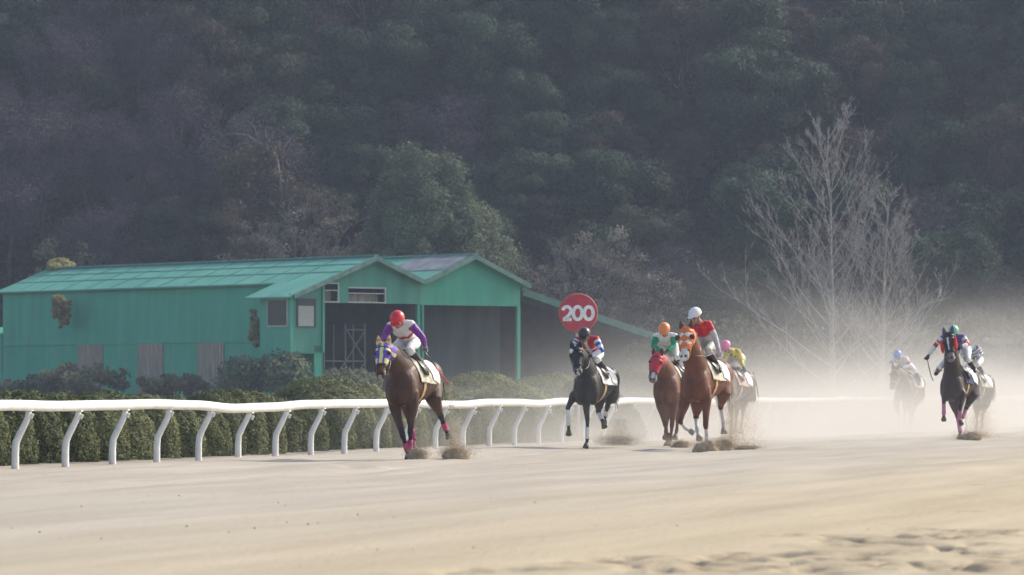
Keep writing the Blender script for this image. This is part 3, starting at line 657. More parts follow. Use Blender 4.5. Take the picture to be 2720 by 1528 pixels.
# ------------------------------------------------------------------ running rail
def rail():
    white = mat_noise('white_plastic', (.74,.74,.73), (.84,.83,.80), 3, .45, .4, bump=.1, bscale=12, detail=6)
    wp = mat_noise('white_post', (.66,.67,.68), (.78,.78,.78), 4, .5, .4, detail=6, lo=.3)
    root = empty('running_rail', rp(-4.5, 0), RAIL_ROT, label='white racecourse running rail on curved gooseneck posts along the sand', cat='rail')
    sp = 2.14; rs = random.Random(4)
    lean = .215
    und = lambda t: .012*sin(t*.9+1.2)+.012*sin(t*.37)+.010*sin(t*1.9+.6)
    dips = {5: -.05, 6: -.035, 11: -.04, 12:-.02, 18: -.03, 24: -.03}
    n = 62
    hz = [und(i*sp)+dips.get(i, 0) for i in range(-2, n+1)]
    # local axes: x along t, y = -q  (root rotated by RAIL_ROT: local +y is left of t, i.e. -q)
    for i in range(-2, n):
        x = 4.5+i*sp; z1 = .80+hz[i+2]
        p = MB(); prof = [(0,-.15),(0,.0),(0,.22),(.012,.36),(.06,.46),(.125,.58),(.185,.70),(.205,z1)]
        p.tube([(x, -a, z) for a, z in prof], [.055,.055,.054,.052,.050,.047,.044,.042], 12, up=(1,0,0)); po = p.build('post', wp, root, True)
        if i < 22:
            b = MB(); b.tube([(x, -.238, .68+hz[i+2]), (x, -.262, .745+hz[i+2])], [.02,.026], 8); b.box((x, -.215, z1+.012), (.10,.09,.05)); b.build('bracket', wp, po)
    for i in range(-2, n-1):
        x0 = 4.5+i*sp-.9; z0 = hz[i+2]; z1 = hz[i+3]; seg = MB(); pts = []
        for k in range(7):
            f = k/6; zz = z0+(z1-z0)*(3*f*f-2*f*f*f); pts.append((x0+f*(sp-.007), -lean, .868+zz))
        seg.tube(pts, .078, 14, flat=1.0, up=(0,0,1), cap=False); seg.build('rail_section', white, root, True)
rail()

# ------------------------------------------------------------------ distance sign "200"
def sign():
    c = D(1454, 788, 100.6); r = empty('distance_sign', (c.x, c.y, 0), RAD(6), label='round red furlong marker reading 200 above the black-capped rider', cat='sign')
    red = mat_noise('sign_red', (.42,.035,.06), (.52,.05,.08), 4, .5, .4); wh = flat('sign_white', (.80,.80,.80), .5)
    zc = c.z; R = .405
    def disc(mb, r0, y0, y1, n=56):
        vs = [(r0*cos(2*pi*k/n), y, zc+r0*sin(2*pi*k/n)) for y in (y0, y1) for k in range(n)]
        mb.add(vs, [tuple(range(n)), tuple(range(n, 2*n))]+[(k, (k+1) % n, (k+1) % n+n, k+n) for k in range(n)])
    d = MB(); disc(d, R, -.03, .03); dd = d.build('disc', red, r)
    e = MB(); n = 56
    e.tube([((R+.006)*cos(2*pi*k/n), 0, zc+(R+.006)*sin(2*pi*k/n)) for k in range(n+1)], .028, 8, cap=False); e.build('rim', flat('rim_red', (.42,.12,.10), .6), dd, True)
    def ribbon(mb, pts, w, closed=False):
        n = len(pts); vs = []
        for i, (x, z) in enumerate(pts):
            a = pts[(i-1) % n] if closed else pts[max(0, i-1)]; b = pts[(i+1) % n] if closed else pts[min(n-1, i+1)]
            dx, dz = b[0]-a[0], b[1]-a[1]; l = math.hypot(dx, dz); nx, nz = -dz/l*w/2, dx/l*w/2
            for y in (-.044, -.028): vs += [(x+nx, y, z+nz), (x-nx, y, z-nz)]
        fs = []
        for i in range(n if closed else n-1):
            a = i*4; b = ((i+1) % n)*4; fs += [(a, a+1, b+1, b), (a+2, b+2, b+3, a+3), (a, b, b+2, a+2), (a+1, a+3, b+3, b+1)]
        mb.add(vs, fs)
    h, w, st = .355, .178, .076
    def zero(cx):
        z = MB(); m = 32; ribbon(z, [(cx+(w/2+.022)*cos(2*pi*k/m)*.88, zc+(h-st)/2*sin(2*pi*k/m)) for k in range(m)], st, True); z.build('digit', wh, dd)
    z = MB(); cx = -.25; hw = w/2*.95
    pts = [(cx+hw*1.05*cos(a), zc+h/2-st/2-hw*1.05+hw*1.05*sin(a)) for a in np.linspace(RAD(175), RAD(-25), 16)]
    pts += [(cx+.052, zc-.035), (cx-.01, zc-.095), (cx-.062, zc-h/2+st*.6)]
    ribbon(z, pts, st*.95); z.box((cx+.005, -.036, zc-h/2+st/2), (w*1.12, .016, st)); z.build('digit', wh, dd)
    zero(-.012); zero(.232)
    p = MB(); p.tube([(0,.07,-.2),(0,.07,zc-.1)], .045, 10); p.build('post', flat('sign_post', (.6,.6,.6), .5), r, True)
sign()



# ------------------------------------------------------------------ horses and riders
def lerp(a, b, t): return a+(b-a)*t
def remesh(mb, voxel, smooth_it=4, name='body'):
    me0 = mb.mesh('tmp', fix=True); o = bpy.data.objects.new('tmp', me0); COL.objects.link(o)
    r = o.modifiers.new('r', 'REMESH'); r.mode = 'VOXEL'; r.voxel_size = voxel; r.adaptivity = 0
    s = o.modifiers.new('s', 'SMOOTH'); s.factor = .5; s.iterations = smooth_it
    dg = bpy.context.evaluated_depsgraph_get(); me = bpy.data.meshes.new_from_object(o.evaluated_get(dg))
    bpy.data.objects.remove(o); me.name = name
    me.polygons.foreach_set('use_smooth', [True]*len(me.polygons)); return me
def vdata(me):
    n = len(me.vertices); P = np.empty(n*3, dtype=np.float32); me.vertices.foreach_get('co', P)
    Nn = np.empty(n*3, dtype=np.float32); me.vertices.foreach_get('normal', Nn)
    return P.reshape(-1,3).astype(float), Nn.reshape(-1,3).astype(float)
def setcol(me, C):
    a = me.color_attributes.new('Col', 'FLOAT_COLOR', 'POINT')
    a.data.foreach_set('color', np.concatenate([C, np.ones((len(C),1))], 1).astype(np.float32).ravel())
def seg_d(P, A, B):
    A = np.array(A, float); B = np.array(B, float); d = B-A; L2 = max(1e-9, (d*d).sum())
    t = np.clip(((P-A)@d)/L2, 0, 1); q = A+t[:, None]*d
    return np.linalg.norm(P-q, axis=1), t
def shell(src, vmask, off, name, mat, parent, col=None, th=.006):
    """clothing or tack: the body surface inside the mask, lifted off it and given thickness"""
    P, Nn = vdata(src); fs = np.empty(len(src.loops), dtype=np.int32); src.loops.foreach_get('vertex_index', fs)
    ls = np.empty(len(src.polygons), dtype=np.int32); src.polygons.foreach_get('loop_total', ls)
    st = np.cumsum(ls)-ls; faces = [fs[a:a+l] for a, l in zip(st, ls)]
    faces = [f for f in faces if vmask[f].all()]
    if not faces: return None
    used = np.unique(np.concatenate(faces)); mp = np.full(len(P), -1); mp[used] = np.arange(len(used))
    o_ = off[used][:, None] if hasattr(off, '__len__') else off
    V = P[used]+Nn[used]*o_
    me = bpy.data.meshes.new(name); me.from_pydata(V.tolist(), [], [mp[f].tolist() for f in faces]); me.update()
    me.polygons.foreach_set('use_smooth', [True]*len(me.polygons))
    if col is not None: setcol(me, col[used])
    o = link(name, me, mat, parent)
    if th:
        m = o.modifiers.new('solid', 'SOLIDIFY'); m.thickness = th; m.offset = -1
    return o
cloth = mat_vcol('silk_cloth', .5, .3, .1, bump=.6, bscale=13, dist=.035, var=.10, vscale=14)
coatm = mat_vcol('horse_coat', .50, .28, 0, bump=.35, bscale=7, dist=.03, var=.30, vscale=5)
skinm = mat_vcol('skin', .6, .3, 0, var=.08)
leather = flat('black_leather', (.018,.016,.016), .35, .5)
hoofm = flat('hoof_horn', (.06,.05,.045), .5, .3)
hoofp = flat('hoof_pale', (.32,.29,.25), .6, .3)
hair_b = flat('black_hair', (.014,.012,.011), .5, .3)
hair_c = flat('chestnut_hair', (.16,.06,.025), .5, .3)
eye_m = flat('eye_dark', (.008,.006,.006), .08, .6)
tan = flat('tan_strap', (.50,.34,.17), .6)
goggle = flat('goggle_lens', (.06,.065,.06), .1, .6)

def make_horse(S):
    H0 = S['crop']; ox, oy, kk = H0; Yd = S['d']; sc = S.get('scale', 1.0); yaw = S.get('yaw', 20)
    fwd = Vector((-sin(RAD(yaw)), -cos(RAD(yaw)), 0)); lat = Vector((-fwd.y, fwd.x, 0))     # lat = horse's left
    cp = at(ox+S['chest'][0]/kk, oy+S['chest'][1]/kk, Yd)
    O = cp - fwd*(.45*sc); O.z = 0
    rz = math.atan2(fwd.y, fwd.x)
    def PX(xl, cx, cy):                               # a point seen at (cx,cy) of the crop, xl metres ahead of the origin
        px, py = ox+cx/kk, oy+cy/kk
        dr = Vector(((px-CX)/FP, 1, (HY-py)/FP)); c0 = Vector((0,0,EYE)); xl = xl*sc
        t = (xl-(c0-O).dot(fwd))/dr.dot(fwd); w = c0+dr*t-O
        return Vector((w.dot(fwd), w.dot(lat), w.z))
    K = lambda x, y, z: Vector((x*sc, y*sc, z*sc+S.get('dz', 0)))
    dz = S.get('dz', 0); vox = S.get('vox', .014)
    hb = MB(); X, Yv, Zv = Vector((1,0,0)), Vector((0,1,0)), Vector((0,0,1))
    # trunk
    prof = [(.70,1.20,.06,.06),(.665,1.20,.17,.13),(.60,1.19,.27,.195),(.48,1.20,.36,.235),(.30,1.235,.40,.255),(.15,1.235,.38,.285),(-.05,1.225,.335,.305),(-.28,1.24,.31,.30),(-.48,1.28,.295,.285),(-.66,1.32,.27,.265),(-.80,1.33,.21,.21),(-.89,1.32,.13,.13),(-.93,1.31,.04,.04)]
    hb.loft([(K(x,0,z), Yv*w*sc, Zv*h*sc) for x, z, h, w in prof])
    for s in (-1, 1):                                 # shoulder, breast, croup and thigh muscle
        hb.ball(K(.48, s*.130, 1.12), (.17*sc,.13*sc,.30*sc)); hb.ball(K(.585, s*.075, 1.06), (.11*sc,.11*sc,.20*sc))
        hb.ball(K(-.60, s*.13, 1.30), (.26*sc,.17*sc,.26*sc)); hb.ball(K(-.58, s*.155, 1.10), (.21*sc,.13*sc,.26*sc))
    # head frame
    poll = PX(S.get('pollx', .98), *S['poll']); nose = PX(S.get('nosex', 1.22), *S['nose'])
    a = nose-poll; HL = a.length; a.normalize(); poll = poll+a*.0
    hy = RAD(S.get('hyaw', 0)); l = Vector((-sin(hy), cos(hy), 0)); l = (l-a*l.dot(a)).normalized(); n = l.cross(a).normalized()
    if n.x < 0: n = -n
    hs = HL/.60*1.08
    rings = [(-.10,.055,.03,.09),(0,.085,.055,.11),(.12,.098,.068,.15),(.25,.112,.075,.175),(.38,.098,.070,.165),(.52,.078,.062,.125),(.68,.066,.054,.092),(.80,.064,.05,.082),(.91,.069,.052,.080),(.99,.060,.040,.065),(1.04,.030,.02,.035)]
    hw = S.get('headw', 1.0)*1.16
    hb.loft([(poll+a*(t*HL)+n*((f-b)/2*hs), l*(w*hs*hw), n*((f+b)/2*hs)) for t, w, f, b in rings])
    for s in (-1, 1): hb.ball(poll+a*(.27*HL)+l*(s*.088*hs*hw)+n*(.028*hs), .036*hs, seg=10, rg=7)
    # neck
    nb = K(.38,0,1.36); top = poll-n*(.07*hs)-a*(.02*HL)
    ax = (top-nb); up = ax.normalized().cross(Yv).normalized()
    if up.z < 0: up = -up
    nl = []
    for t, h, w in ((-.12,.28,.21),(.0,.28,.205),(.25,.25,.18),(.5,.21,.150),(.75,.17,.125),(.95,.145,.108),(1.03,.11,.085)):
        c = nb.lerp(top, t)+Zv*(.05*sin(pi*max(0, min(1, t)))*sc)
        nl.append((c, Yv*(w*sc*(1+.1*S.get('thick',0))), up*(h*sc)))
    hb.loft(nl)
    # legs
    legs = S['legs']; Lp = {}
    for nm, pts in legs.items():
        pp = [PX(*p) for p in pts]; Lp[nm] = pp
        if nm[0] == 'F':
            s = -1 if nm[1] == 'R' else 1
            sh = K(.44, s*.15, 1.08)
            P5 = [sh]+pp; rad = [.14,.092,.056,.040,.041,.036][:len(P5)]
            # pp = elbow, knee, fetlock, hoof
            hb.tube([sh, pp[0], pp[0].lerp(pp[1],.45), pp[0].lerp(pp[1],.88), pp[1], pp[1].lerp(pp[2],.16), pp[1].lerp(pp[2],.55), pp[1].lerp(pp[2],.92), pp[2], pp[2].lerp(pp[3],.55), pp[3]],
                    [r*sc for r in (.13,.098,.066,.050,.052,.040,.031,.036,.042,.033,.040)], 12, up=(0,1,0))
        else:
            s = -1 if nm[1] == 'R' else 1
            hp = K(-.58, s*.14, 1.18)
            # pp = stifle, hock, fetlock, hoof
            hb.tube([hp, pp[0], pp[0].lerp(pp[1],.45), pp[0].lerp(pp[1],.85), pp[1], pp[1].lerp(pp[2],.18), pp[1].lerp(pp[2],.55), pp[1].lerp(pp[2],.92), pp[2], pp[2].lerp(pp[3],.55), pp[3]],
                    [r*sc for r in (.17,.135,.088,.056,.058,.044,.034,.038,.043,.034,.040)], 12, up=(0,1,0))
    me = remesh(hb, vox, 9)
    P, Nn = vdata(me); Pl = P
    # markings
    base = np.array(S['coat']); darkc = np.array(S.get('points', S['coat'])); C = np.tile(base, (len(P),1))
    HP = (P-np.array(poll)); hA = HP@np.array(a)/HL; hLt = HP@np.array(l)/hs; hN = HP@np.array(n)/hs
    ishead = (hA > -.12) & (hA < 1.15) & (abs(hLt) < .19) & (hN > -.22) & (hN < .16) & (P[:,0] > (nb.x+.25*sc))
    muz = ishead & (hA > .74); mzc = np.array(S.get('muzzle', darkc))
    C[muz] = C[muz]*.3+mzc*.7
    for c_, fn in S.get('face', []):
        mk = ishead & fn(hA, hLt, hN); C[mk] = c_
    for s in (-1, 1):
        q = poll+a*(.93*HL)+l*(s*.036*hs)+n*(.045*hs)
        C[np.linalg.norm(P-np.array(q), axis=1) < .024*hs] = (.008,.006,.006)
    for nm, pp in Lp.items():
        d1, t1 = seg_d(P, pp[1], pp[2]); d2, t2 = seg_d(P, pp[2], pp[3]); d0, t0 = seg_d(P, pp[0], pp[1])
        near = (d1 < .085*sc) | (d2 < .09*sc); low = P[:,2] < max(pp[0].z, .2)+.3
        C[near & low] = darkc
        kn = (d0 < .09*sc) & (t0 > .55) & low; w = ((t0-.55)/.45)[:, None]; C[kn] = (C*(1-w)+darkc*w)[kn]
        sk = S.get('socks', {}).get(nm)
        if sk is not None:
            f = sk[0]; mk = low & (((d1 < .085*sc) & (t1 > f) & (d1 <= d0)) | ((d2 < .085*sc))); C[mk] = sk[1]
    setcol(me, C)
    root = empty('horse', O, rz, label=S['label'], cat='horse', group=None)
    body = link('body', me, coatm, root)
    # eyes, ears, hooves, mane, tail
    for s in (-1, 1):
        e = MB(); e.ball(poll+a*(.27*HL)+l*(s*.108*hs*hw)+n*(.038*hs), .020*hs, seg=8, rg=6); e.build('eye', eye_m, root, True)
        er = MB(); eb = poll+l*(s*.058*hs*hw)+n*(.0)-a*(.02*HL); u = (-a*.62+Zv*.5+l*(s*.14)+n*(.05)).normalized(); eL = .175*hs
        rr = [(0,.036),(.25,.050),(.5,.044),(.75,.025),(1,.004)]
        er.loft([(eb+u*(t*eL)-n*(.012*hs), l*(r*hs), n.cross(l).cross(l)*(r*.45*hs)) for t, r in rr])
        em = er.mesh('ear', True); ep, _ = vdata(em); tt = (ep-np.array(eb))@np.array(u)/eL
        ec = np.tile(np.array(S.get('earc', S['coat'])), (len(ep),1))
        if 'earband' in S: ec[(tt > .45) & (tt < .72)] = S['earband']
        setcol(em, ec); link('ear', em, cloth if 'earc' in S else coatm, root)
    for nm, pp in Lp.items():
        h = MB(); d = (pp[3]-pp[2]).normalized(); q = pp[3]
        h.tube([q-d*.015*sc, q+d*.03*sc, q+d*.075*sc], [.040*sc,.052*sc,.062*sc], 12, up=(0,1,0)); h.build('hoof', hoofp if S.get('palehoof') or nm in S.get('socks', {}) else hoofm, root, True)
        wr = S.get('wraps', {}).get(nm)
        if wr is not None:
            w = MB(); t0, t1, c = wr; A, B_ = pp[1], pp[2]
            w.tube([A.lerp(B_, t0), A.lerp(B_, (t0+t1)/2), A.lerp(B_, t1), B_.lerp(pp[3], .15)], [.047*sc,.043*sc,.049*sc,.048*sc], 12, up=(0,1,0)); w.build('leg_wrap', c, root, True)
    hm = S.get('hair', hair_b)
    mn = MB(); rs = random.Random(S['seed'])
    for i in range(130):
        t = rs.random(); c = nb.lerp(top, t)+Zv*(.05*sin(pi*t)*sc)+up*((.27-.14*t)*sc*.96); sd = -1
        p1 = c+Vector((rs.gauss(-.02,.02), sd*rs.uniform(.02,.05), rs.uniform(.005,.03))); p2 = p1+Vector((rs.uniform(-.12,-.02), sd*rs.uniform(.02,.07), rs.uniform(-.10,.04)))
        mn.tube([c-up*.02, p1, p2], [.009,.007,.002], 4)
    mn.build('mane', hm, root, True)
    tl = MB()
    for i in range(70):
        b0 = K(-.90,0,1.44)+Vector((0, rs.gauss(0,.018), rs.gauss(0,.02))); sp = rs.gauss(0,.035); L_ = rs.uniform(.22,.36)
        tl.tube([b0, b0+Vector((-.16,sp*.3,.06)), b0+Vector((-.16-L_*.3,sp,-.10-rs.random()*.06)), b0+Vector((-.16-L_*.45,sp*1.5,-.30-.8*L_+rs.gauss(0,.05)))], [.018,.02,.014,.003], 4)
    tl.build('tail', hm, root, True)
    # hood
    if 'hood' in S:
        hc, rules, s1, back = S['hood']; mk = ishead & (hA < s1) & (hA > -.14)
        mk |= (P[:,0] > top.x-.06) & (hA > -.15) & (hA < s1*back) & (abs(hLt) < .2) & (hN > -.26)
        for s in (-1, 1):
            q = poll+a*(.27*HL)+l*(s*.105*hs*hw)+n*(.035*hs); mk &= np.linalg.norm(P-np.array(q), axis=1) > S.get('eyehole', .040)*hs
        CC = np.tile(np.array(hc), (len(P),1))
        for c_, fn in rules: CC[fn(hA, hLt, hN)] = c_
        shell(me, mk, .009, 'hood', cloth, root, CC)
        if 'eyecup' in S:
            for s in (-1, 1):
                q = poll+a*(.28*HL)+l*(s*.118*hs*hw)+n*(.035*hs); e = MB(); e.ball(q, (.03*hs,.03*hs,.05*hs), M=Matrix((l, n, a)).transposed(), seg=10, rg=8); e.build('eye_cup', flat('eye_cup_mesh', (.05,.035,.03), .4), root, True)
    for (t, s, r, m_, nm) in S.get('tufts', []):        # fleece pieces on the bridle
        e = MB(); q = poll+a*(t*HL)+l*(s*hs)+n*(.03*hs); e.ball(q, r if hasattr(r, '__len__') else (r*hs,)*3, M=Matrix((l, n, a)).transposed(), seg=12, rg=9); e.build(nm, m_, root, True)
    # bridle
    bc = S.get('bridle', leather); br = MB()
    def hring(t, off=.008, k=18):
        w = np.interp(t, [x[0] for x in rings], [x[1] for x in rings]); f = np.interp(t, [x[0] for x in rings], [x[2] for x in rings]); b = np.interp(t, [x[0] for x in rings], [x[3] for x in rings])
        return [poll+a*(t*HL)+n*((f-b)/2*hs+cos(q)*((f+b)/2*hs+off))+l*(sin(q)*(w*hs*hw+off)) for q in np.linspace(0, 2*pi, k)]
    br.tube(hring(.66), .010*hs, 6, cap=False); br.tube(hring(.08, .010), .009*hs, 6, cap=False)
    for s in (-1, 1):
        side = lambda t, f=0: poll+a*(t*HL)+l*(s*(np.interp(t, [x[0] for x in rings], [x[1] for x in rings])*hs*hw+.012))+n*(f*hs)
        br.tube([side(.08,-.02), side(.3,-.05), side(.66,-.03), side(.86,-.02)], .009*hs, 6)
    br.build('bridle', bc, root, True)
    b2 = MB()
    for s in (-1, 1):
        q = poll+a*(.86*HL)+l*(s*.072*hs)-n*(.02*hs); b2.tube([q+(a*cos(t)+n*sin(t))*.028*hs for t in np.linspace(0, 2*pi, 12)], .006*hs, 5, cap=False)
    b2.build('bit_ring', flat('steel', (.5,.5,.5), .3, .5, metal=1), root, True)
    # girth, saddle cloth, number cloth, saddle
    xx = P[:,0]/sc; zz = (P[:,2]-dz)/sc; trunk = (abs(P[:,1]) < .36*sc) & (zz > .80)
    g = trunk & (xx > .10) & (xx < .19) & (zz < 1.45); shell(me, g, .010, 'girth', S.get('girth', tan), root)
    fl = .010+np.clip((1.42-zz)/.25, 0, 1)*.018
    ck = trunk & (xx < .36-.25*np.clip(1.5-zz, 0, .4)) & (xx > -.32) & (zz > 1.20+.10*np.clip(xx, 0, 1)); shell(me, ck, fl, 'saddle_cloth', S.get('padm', flat('pad_cream', (.60,.55,.44), .8)), root)
    ck = trunk & (xx < -.10) & (xx > -.44) & (zz > 1.19+.20*(xx+.44)); shell(me, ck, fl+.016, 'number_cloth', S.get('numm', flat('number_cloth_white', (.76,.76,.75), .7)), root)
    sd = MB(); sd.loft([(K(.26,0,1.645), Yv*.05, Zv*.03), (K(.18,0,1.645), Yv*.11*sc, Zv*.04), (K(0,0,1.585), Yv*.15*sc, Zv*.035), (K(-.16,0,1.58), Yv*.15*sc, Zv*.045), (K(-.22,0,1.60), Yv*.06, Zv*.02)])
    for s in (-1, 1): sd.loft([(K(.10,s*.12,1.62), X*.12, Yv*.03), (K(.12,s*.27,1.46), X*.11, Yv*.02), (K(.11,s*.31,1.34), X*.08, Yv*.015)])
    sd.build('saddle', leather, root, True)
    # ---------------------------------------------------------------- rider
    R = S['rider']; jb = MB()
    def RP(k, dflt):
        v = R.get(k); return PX(*v) if v is not None else K(*dflt)
    shR = RP('shR', (.34,-.18,2.06)); shL = RP('shL', (.34,.18,2.06)); head = RP('head', (.52,0,2.22))
    elR = RP('elR', (.42,-.27,1.86)); elL = RP('elL', (.42,.27,1.86)); haR = RP('haR', (.62,-.09,1.74)); haL = RP('haL', (.62,.09,1.74))
    pel = RP('pel', (-.10,0,1.90)); knR = RP('knR', (.30,-.26,1.70)); knL = RP('knL', (.30,.26,1.70))
    anR = RP('anR', (-.06,-.33,1.37)); anL = RP('anL', (-.06,.33,1.37)); toR = RP('toR', (.12,-.35,1.30)); toL = RP('toL', (.12,.35,1.30))
    mid = (shR+shL)/2; sv = (shL-shR).normalized(); sw = (shL-shR).length/2
    hipR = pel-Yv*.10; hipL = pel+Yv*.10
    td = (mid-pel).normalized(); tn = sv.cross(td).normalized()
    if tn.z < 0: tn = -tn
    jb.loft([(pel-td*.13, Yv*.09, tn*.07), (pel-td*.06, Yv*.155, tn*.125), (pel+td*.06, Yv*.165, tn*.13), (pel.lerp(mid,.42), (Yv*.6+sv*.4)*.135, tn*.105), (pel.lerp(mid,.72), sv*.165, tn*.118), (pel.lerp(mid,.93), sv*(sw*.95), tn*.11), (mid+td*.04, sv*(sw*.75), tn*.075)])
    hd = (head-mid); neck0 = mid+td*.02; jb.tube([neck0-td*.03, neck0+hd*.3, head-Zv*.03], [.07,.055,.055], 10)
    # head: skull + face
    fy = RAD(R.get('fyaw', 0)); pt = RAD(R.get('pitch', -28)); fw = Vector((cos(fy)*cos(pt), sin(fy)*cos(pt), sin(pt))); hl = Vector((-sin(fy), cos(fy), 0)); hu = fw.cross(hl)
    M3 = Matrix((fw, hl, hu)).transposed()
    jb.ball(head+hu*.02, (.098,.076,.105), M=M3); jb.loft([(head+fw*.035-hu*.0, hl*.066, fw*.06), (head+fw*.035-hu*.06, hl*.056, fw*.058), (head+fw*.045-hu*.105, hl*.034, fw*.035), (head+fw*.045-hu*.12, hl*.02, fw*.02)])
    jb.ball(head+fw*.100-hu*.035, (.018,.012,.024), M=M3, seg=8, rg=6)
    for s in (-1,1): jb.ball(head+hl*(s*.078)-hu*.02, (.018,.012,.03), M=M3, seg=8, rg=6)
    limbs = {'armR': (shR, elR, haR), 'armL': (shL, elL, haL)}
    for k_, (s_, e_, h_) in limbs.items():
        jb.tube([mid.lerp(s_, .6), s_, s_.lerp(e_, .5), e_, e_.lerp(h_, .35), e_.lerp(h_, .86), h_], [.07,.066,.056,.046,.045,.031,.028], 10, up=(.3,.2,1))
    for (h_, k_, a_, t_) in ((hipR, knR, anR, toR), (hipL, knL, anL, toL)):
        jb.tube([h_, h_.lerp(k_, .12), h_.lerp(k_, .55), k_, k_.lerp(a_, .3), k_.lerp(a_, .85), a_], [.09,.100,.080,.060,.060,.040,.038], 12, up=(.3,.2,1))
        jb.tube([a_, a_.lerp(t_, .5), t_], [.042,.038,.026], 10, up=(.3,.9,.2))
    jm = remesh(jb, S.get('jvox', .012), 3)
    P, Nn = vdata(jm)
    segs = [('torso', pel-td*.1, mid, .115), ('head', mid+hd*.45, head+hu*.05, .075), ('head', head, head+fw*.04-hu*.1, .05)]
    for nm, (s_, e_, h_) in limbs.items(): segs += [(nm+'u', s_, e_, .055), (nm+'f', e_, h_, .038)]
    for nm, (h_, k_, a_, t_) in {'legR': (hipR, knR, anR, toR), 'legL': (hipL, knL, anL, toL)}.items(): segs += [(nm+'t', h_, k_, .085), (nm+'c', k_, a_, .05), (nm+'o', a_, t_, .035)]
    Ds = []; Ts = []
    for (nm, A, B_, r) in segs:
        d_, t_ = seg_d(P, A, B_); Ds.append(d_-r); Ts.append(t_)
    Ds = np.array(Ds); Ts = np.array(Ts); w = Ds.argmin(0); names = np.array([s_[0] for s_ in segs])[w]; T = Ts[w, np.arange(len(P))]
    C = np.tile(np.array((.42,.25,.18)), (len(P),1)); 
    mouth = np.linalg.norm(P-np.array(head+fw*.09-hu*.078), axis=1) < .020; C[mouth] = (.25,.09,.08)
    setcol(jm, C)
    jroot = empty('person', O, rz, label=R['label'], cat='person')
    link('body', jm, skinm, jroot)
    tor = names == 'torso'; along = ((P-np.array(pel))@np.array(td))/(mid-pel).length; latc = ((P-np.array(mid))@np.array(sv))
    arm = np.char.startswith(names, 'arm'); upper = np.array([x.startswith('arm') and x.endswith('u') for x in names]); fore = np.array([x.startswith('arm') and x.endswith('f') for x in names])
    leg = np.char.startswith(names, 'leg'); thigh = np.array([x.startswith('leg') and x.endswith('t') for x in names]); calf = np.array([x.startswith('leg') and x.endswith('c') for x in names]); foot = np.array([x.startswith('leg') and x.endswith('o') for x in names])
    armt = np.where(upper, T*.5, np.where(fore, .5+T*.5, 0))
    jer = (tor & (along > .28)) | upper | (fore & (T < .90))
    JC = R['silks'](P, along, latc, armt, arm, tor)
    shell(jm, jer, .010, 'jersey', cloth, jroot, JC)
    bc_ = np.tile(np.array(R.get('breeches', (.78,.78,.78))), (len(P),1))
    shell(jm, (tor & (along <= .34)) | thigh | (calf & (T < .22)), .007, 'breeches', cloth, jroot, bc_)
    for side_ in ('R', 'L'):
        mk = ((names == 'leg'+side_+'c') & (T > .16)) | (names == 'leg'+side_+'o'); shell(jm, mk, .010, 'boot', leather, jroot)
    # helmet with cap cover and peak, goggles
    hc = MB(); hc.ball(head+hu*.045, (.136,.117,.120), M=M3, seg=22, rg=16); V = hc.v
    hc.v = [tuple(Vector(v)) for v in V]
    hm_ = hc.mesh('helmet', True); bm = bmesh.new(); bm.from_mesh(hm_)
    pl_n = (hu*.93+fw*.18).normalized(); bmesh.ops.bisect_plane(bm, geom=bm.verts[:]+bm.edges[:]+bm.faces[:], plane_co=head+hu*.012, plane_no=-pl_n, clear_outer=True)
    bm.to_mesh(hm_); bm.free(); hm_.polygons.foreach_set('use_smooth', [True]*len(hm_.polygons))
    ho = link('helmet', hm_, R['cap'], jroot); so = ho.modifiers.new('s', 'SOLIDIFY'); so.thickness = .012; so.offset = -1
    pk = MB(); pk.loft([(head+fw*.10+hu*.028, hl*.085, fw*.02+hu*.005), (head+fw*.135+hu*.014, hl*.080, fw*.018), (head+fw*.165+hu*.002, hl*.05, fw*.012)])
    pkm = pk.build('peak', R['cap'], ho, True)
    kn_ = MB(); kn_.ball(head+hu*.158-fw*.01, .014, seg=8, rg=6); kn_.build('cap_button', R['cap'], ho, True)
    gg = MB(); gg.loft([(head+fw*.088+hu*(-.0)+hl*(-.07), fw*.02, hu*.018), (head+fw*.108+hl*(-.035), fw*.022, hu*.028), (head+fw*.112, fw*.02, hu*.022), (head+fw*.108+hl*.035, fw*.022, hu*.028), (head+fw*.088+hl*.07, fw*.02, hu*.018)]); gg.build('goggles', goggle, jroot, True)
    st = MB(); st.tube([head+hl*(s*.08)*1.0+hu*.01*1.0-(hu*.12+(-fw)*.02)*t for s, t in ((-1,0),(-.8,.6),(-.35,1.05),(.35,1.05),(.8,.6),(1,0))], .006, 5); st.build('chin_strap', leather, jroot, True)
    # gloves: palm, four fingers closed on the rein, thumb
    gm = R.get('glove', leather)
    for side_, (s_, e_, h_) in (('R', limbs['armR']), ('L', limbs['armL'])):
        g = MB(); d = (h_-e_).normalized(); k = Vector((0,1,0)) if abs(d.y) < .9 else X; k = (k-d*k.dot(d)).normalized(); m_ = d.cross(k)
        if m_.z > 0: m_ = -m_
        sg = 1 if side_ == 'R' else -1
        g.loft([(h_-d*.035, k*.032, m_*.030), (h_, k*.034, m_*.026), (h_+d*.035, k*.042, m_*.022), (h_+d*.072, k*.043, m_*.018)])
        for i in range(4):
            o_ = k*((i-1.5)*.021); L_ = (.030,.034,.032,.025)[i]; b0 = h_+d*.068+o_
            g.tube([b0, b0+d*L_*.9+m_*.008, b0+d*L_*.95+m_*(.012+L_), b0+d*(L_*.2)+m_*(.022+L_), b0-d*.004+m_*(.012+L_*.6)], [.0105,.0105,.0098,.009,.0075], 7)
        tb = h_+d*.018+k*(sg*.036); g.tube([tb, tb+d*.03+k*(sg*.014)+m_*.012, tb+d*.052+k*(sg*-.004)+m_*.026], [.013,.011,.009], 7)
        g.build('glove', gm, jroot, True)
    # reins from the bit to the hands
    rn = MB()
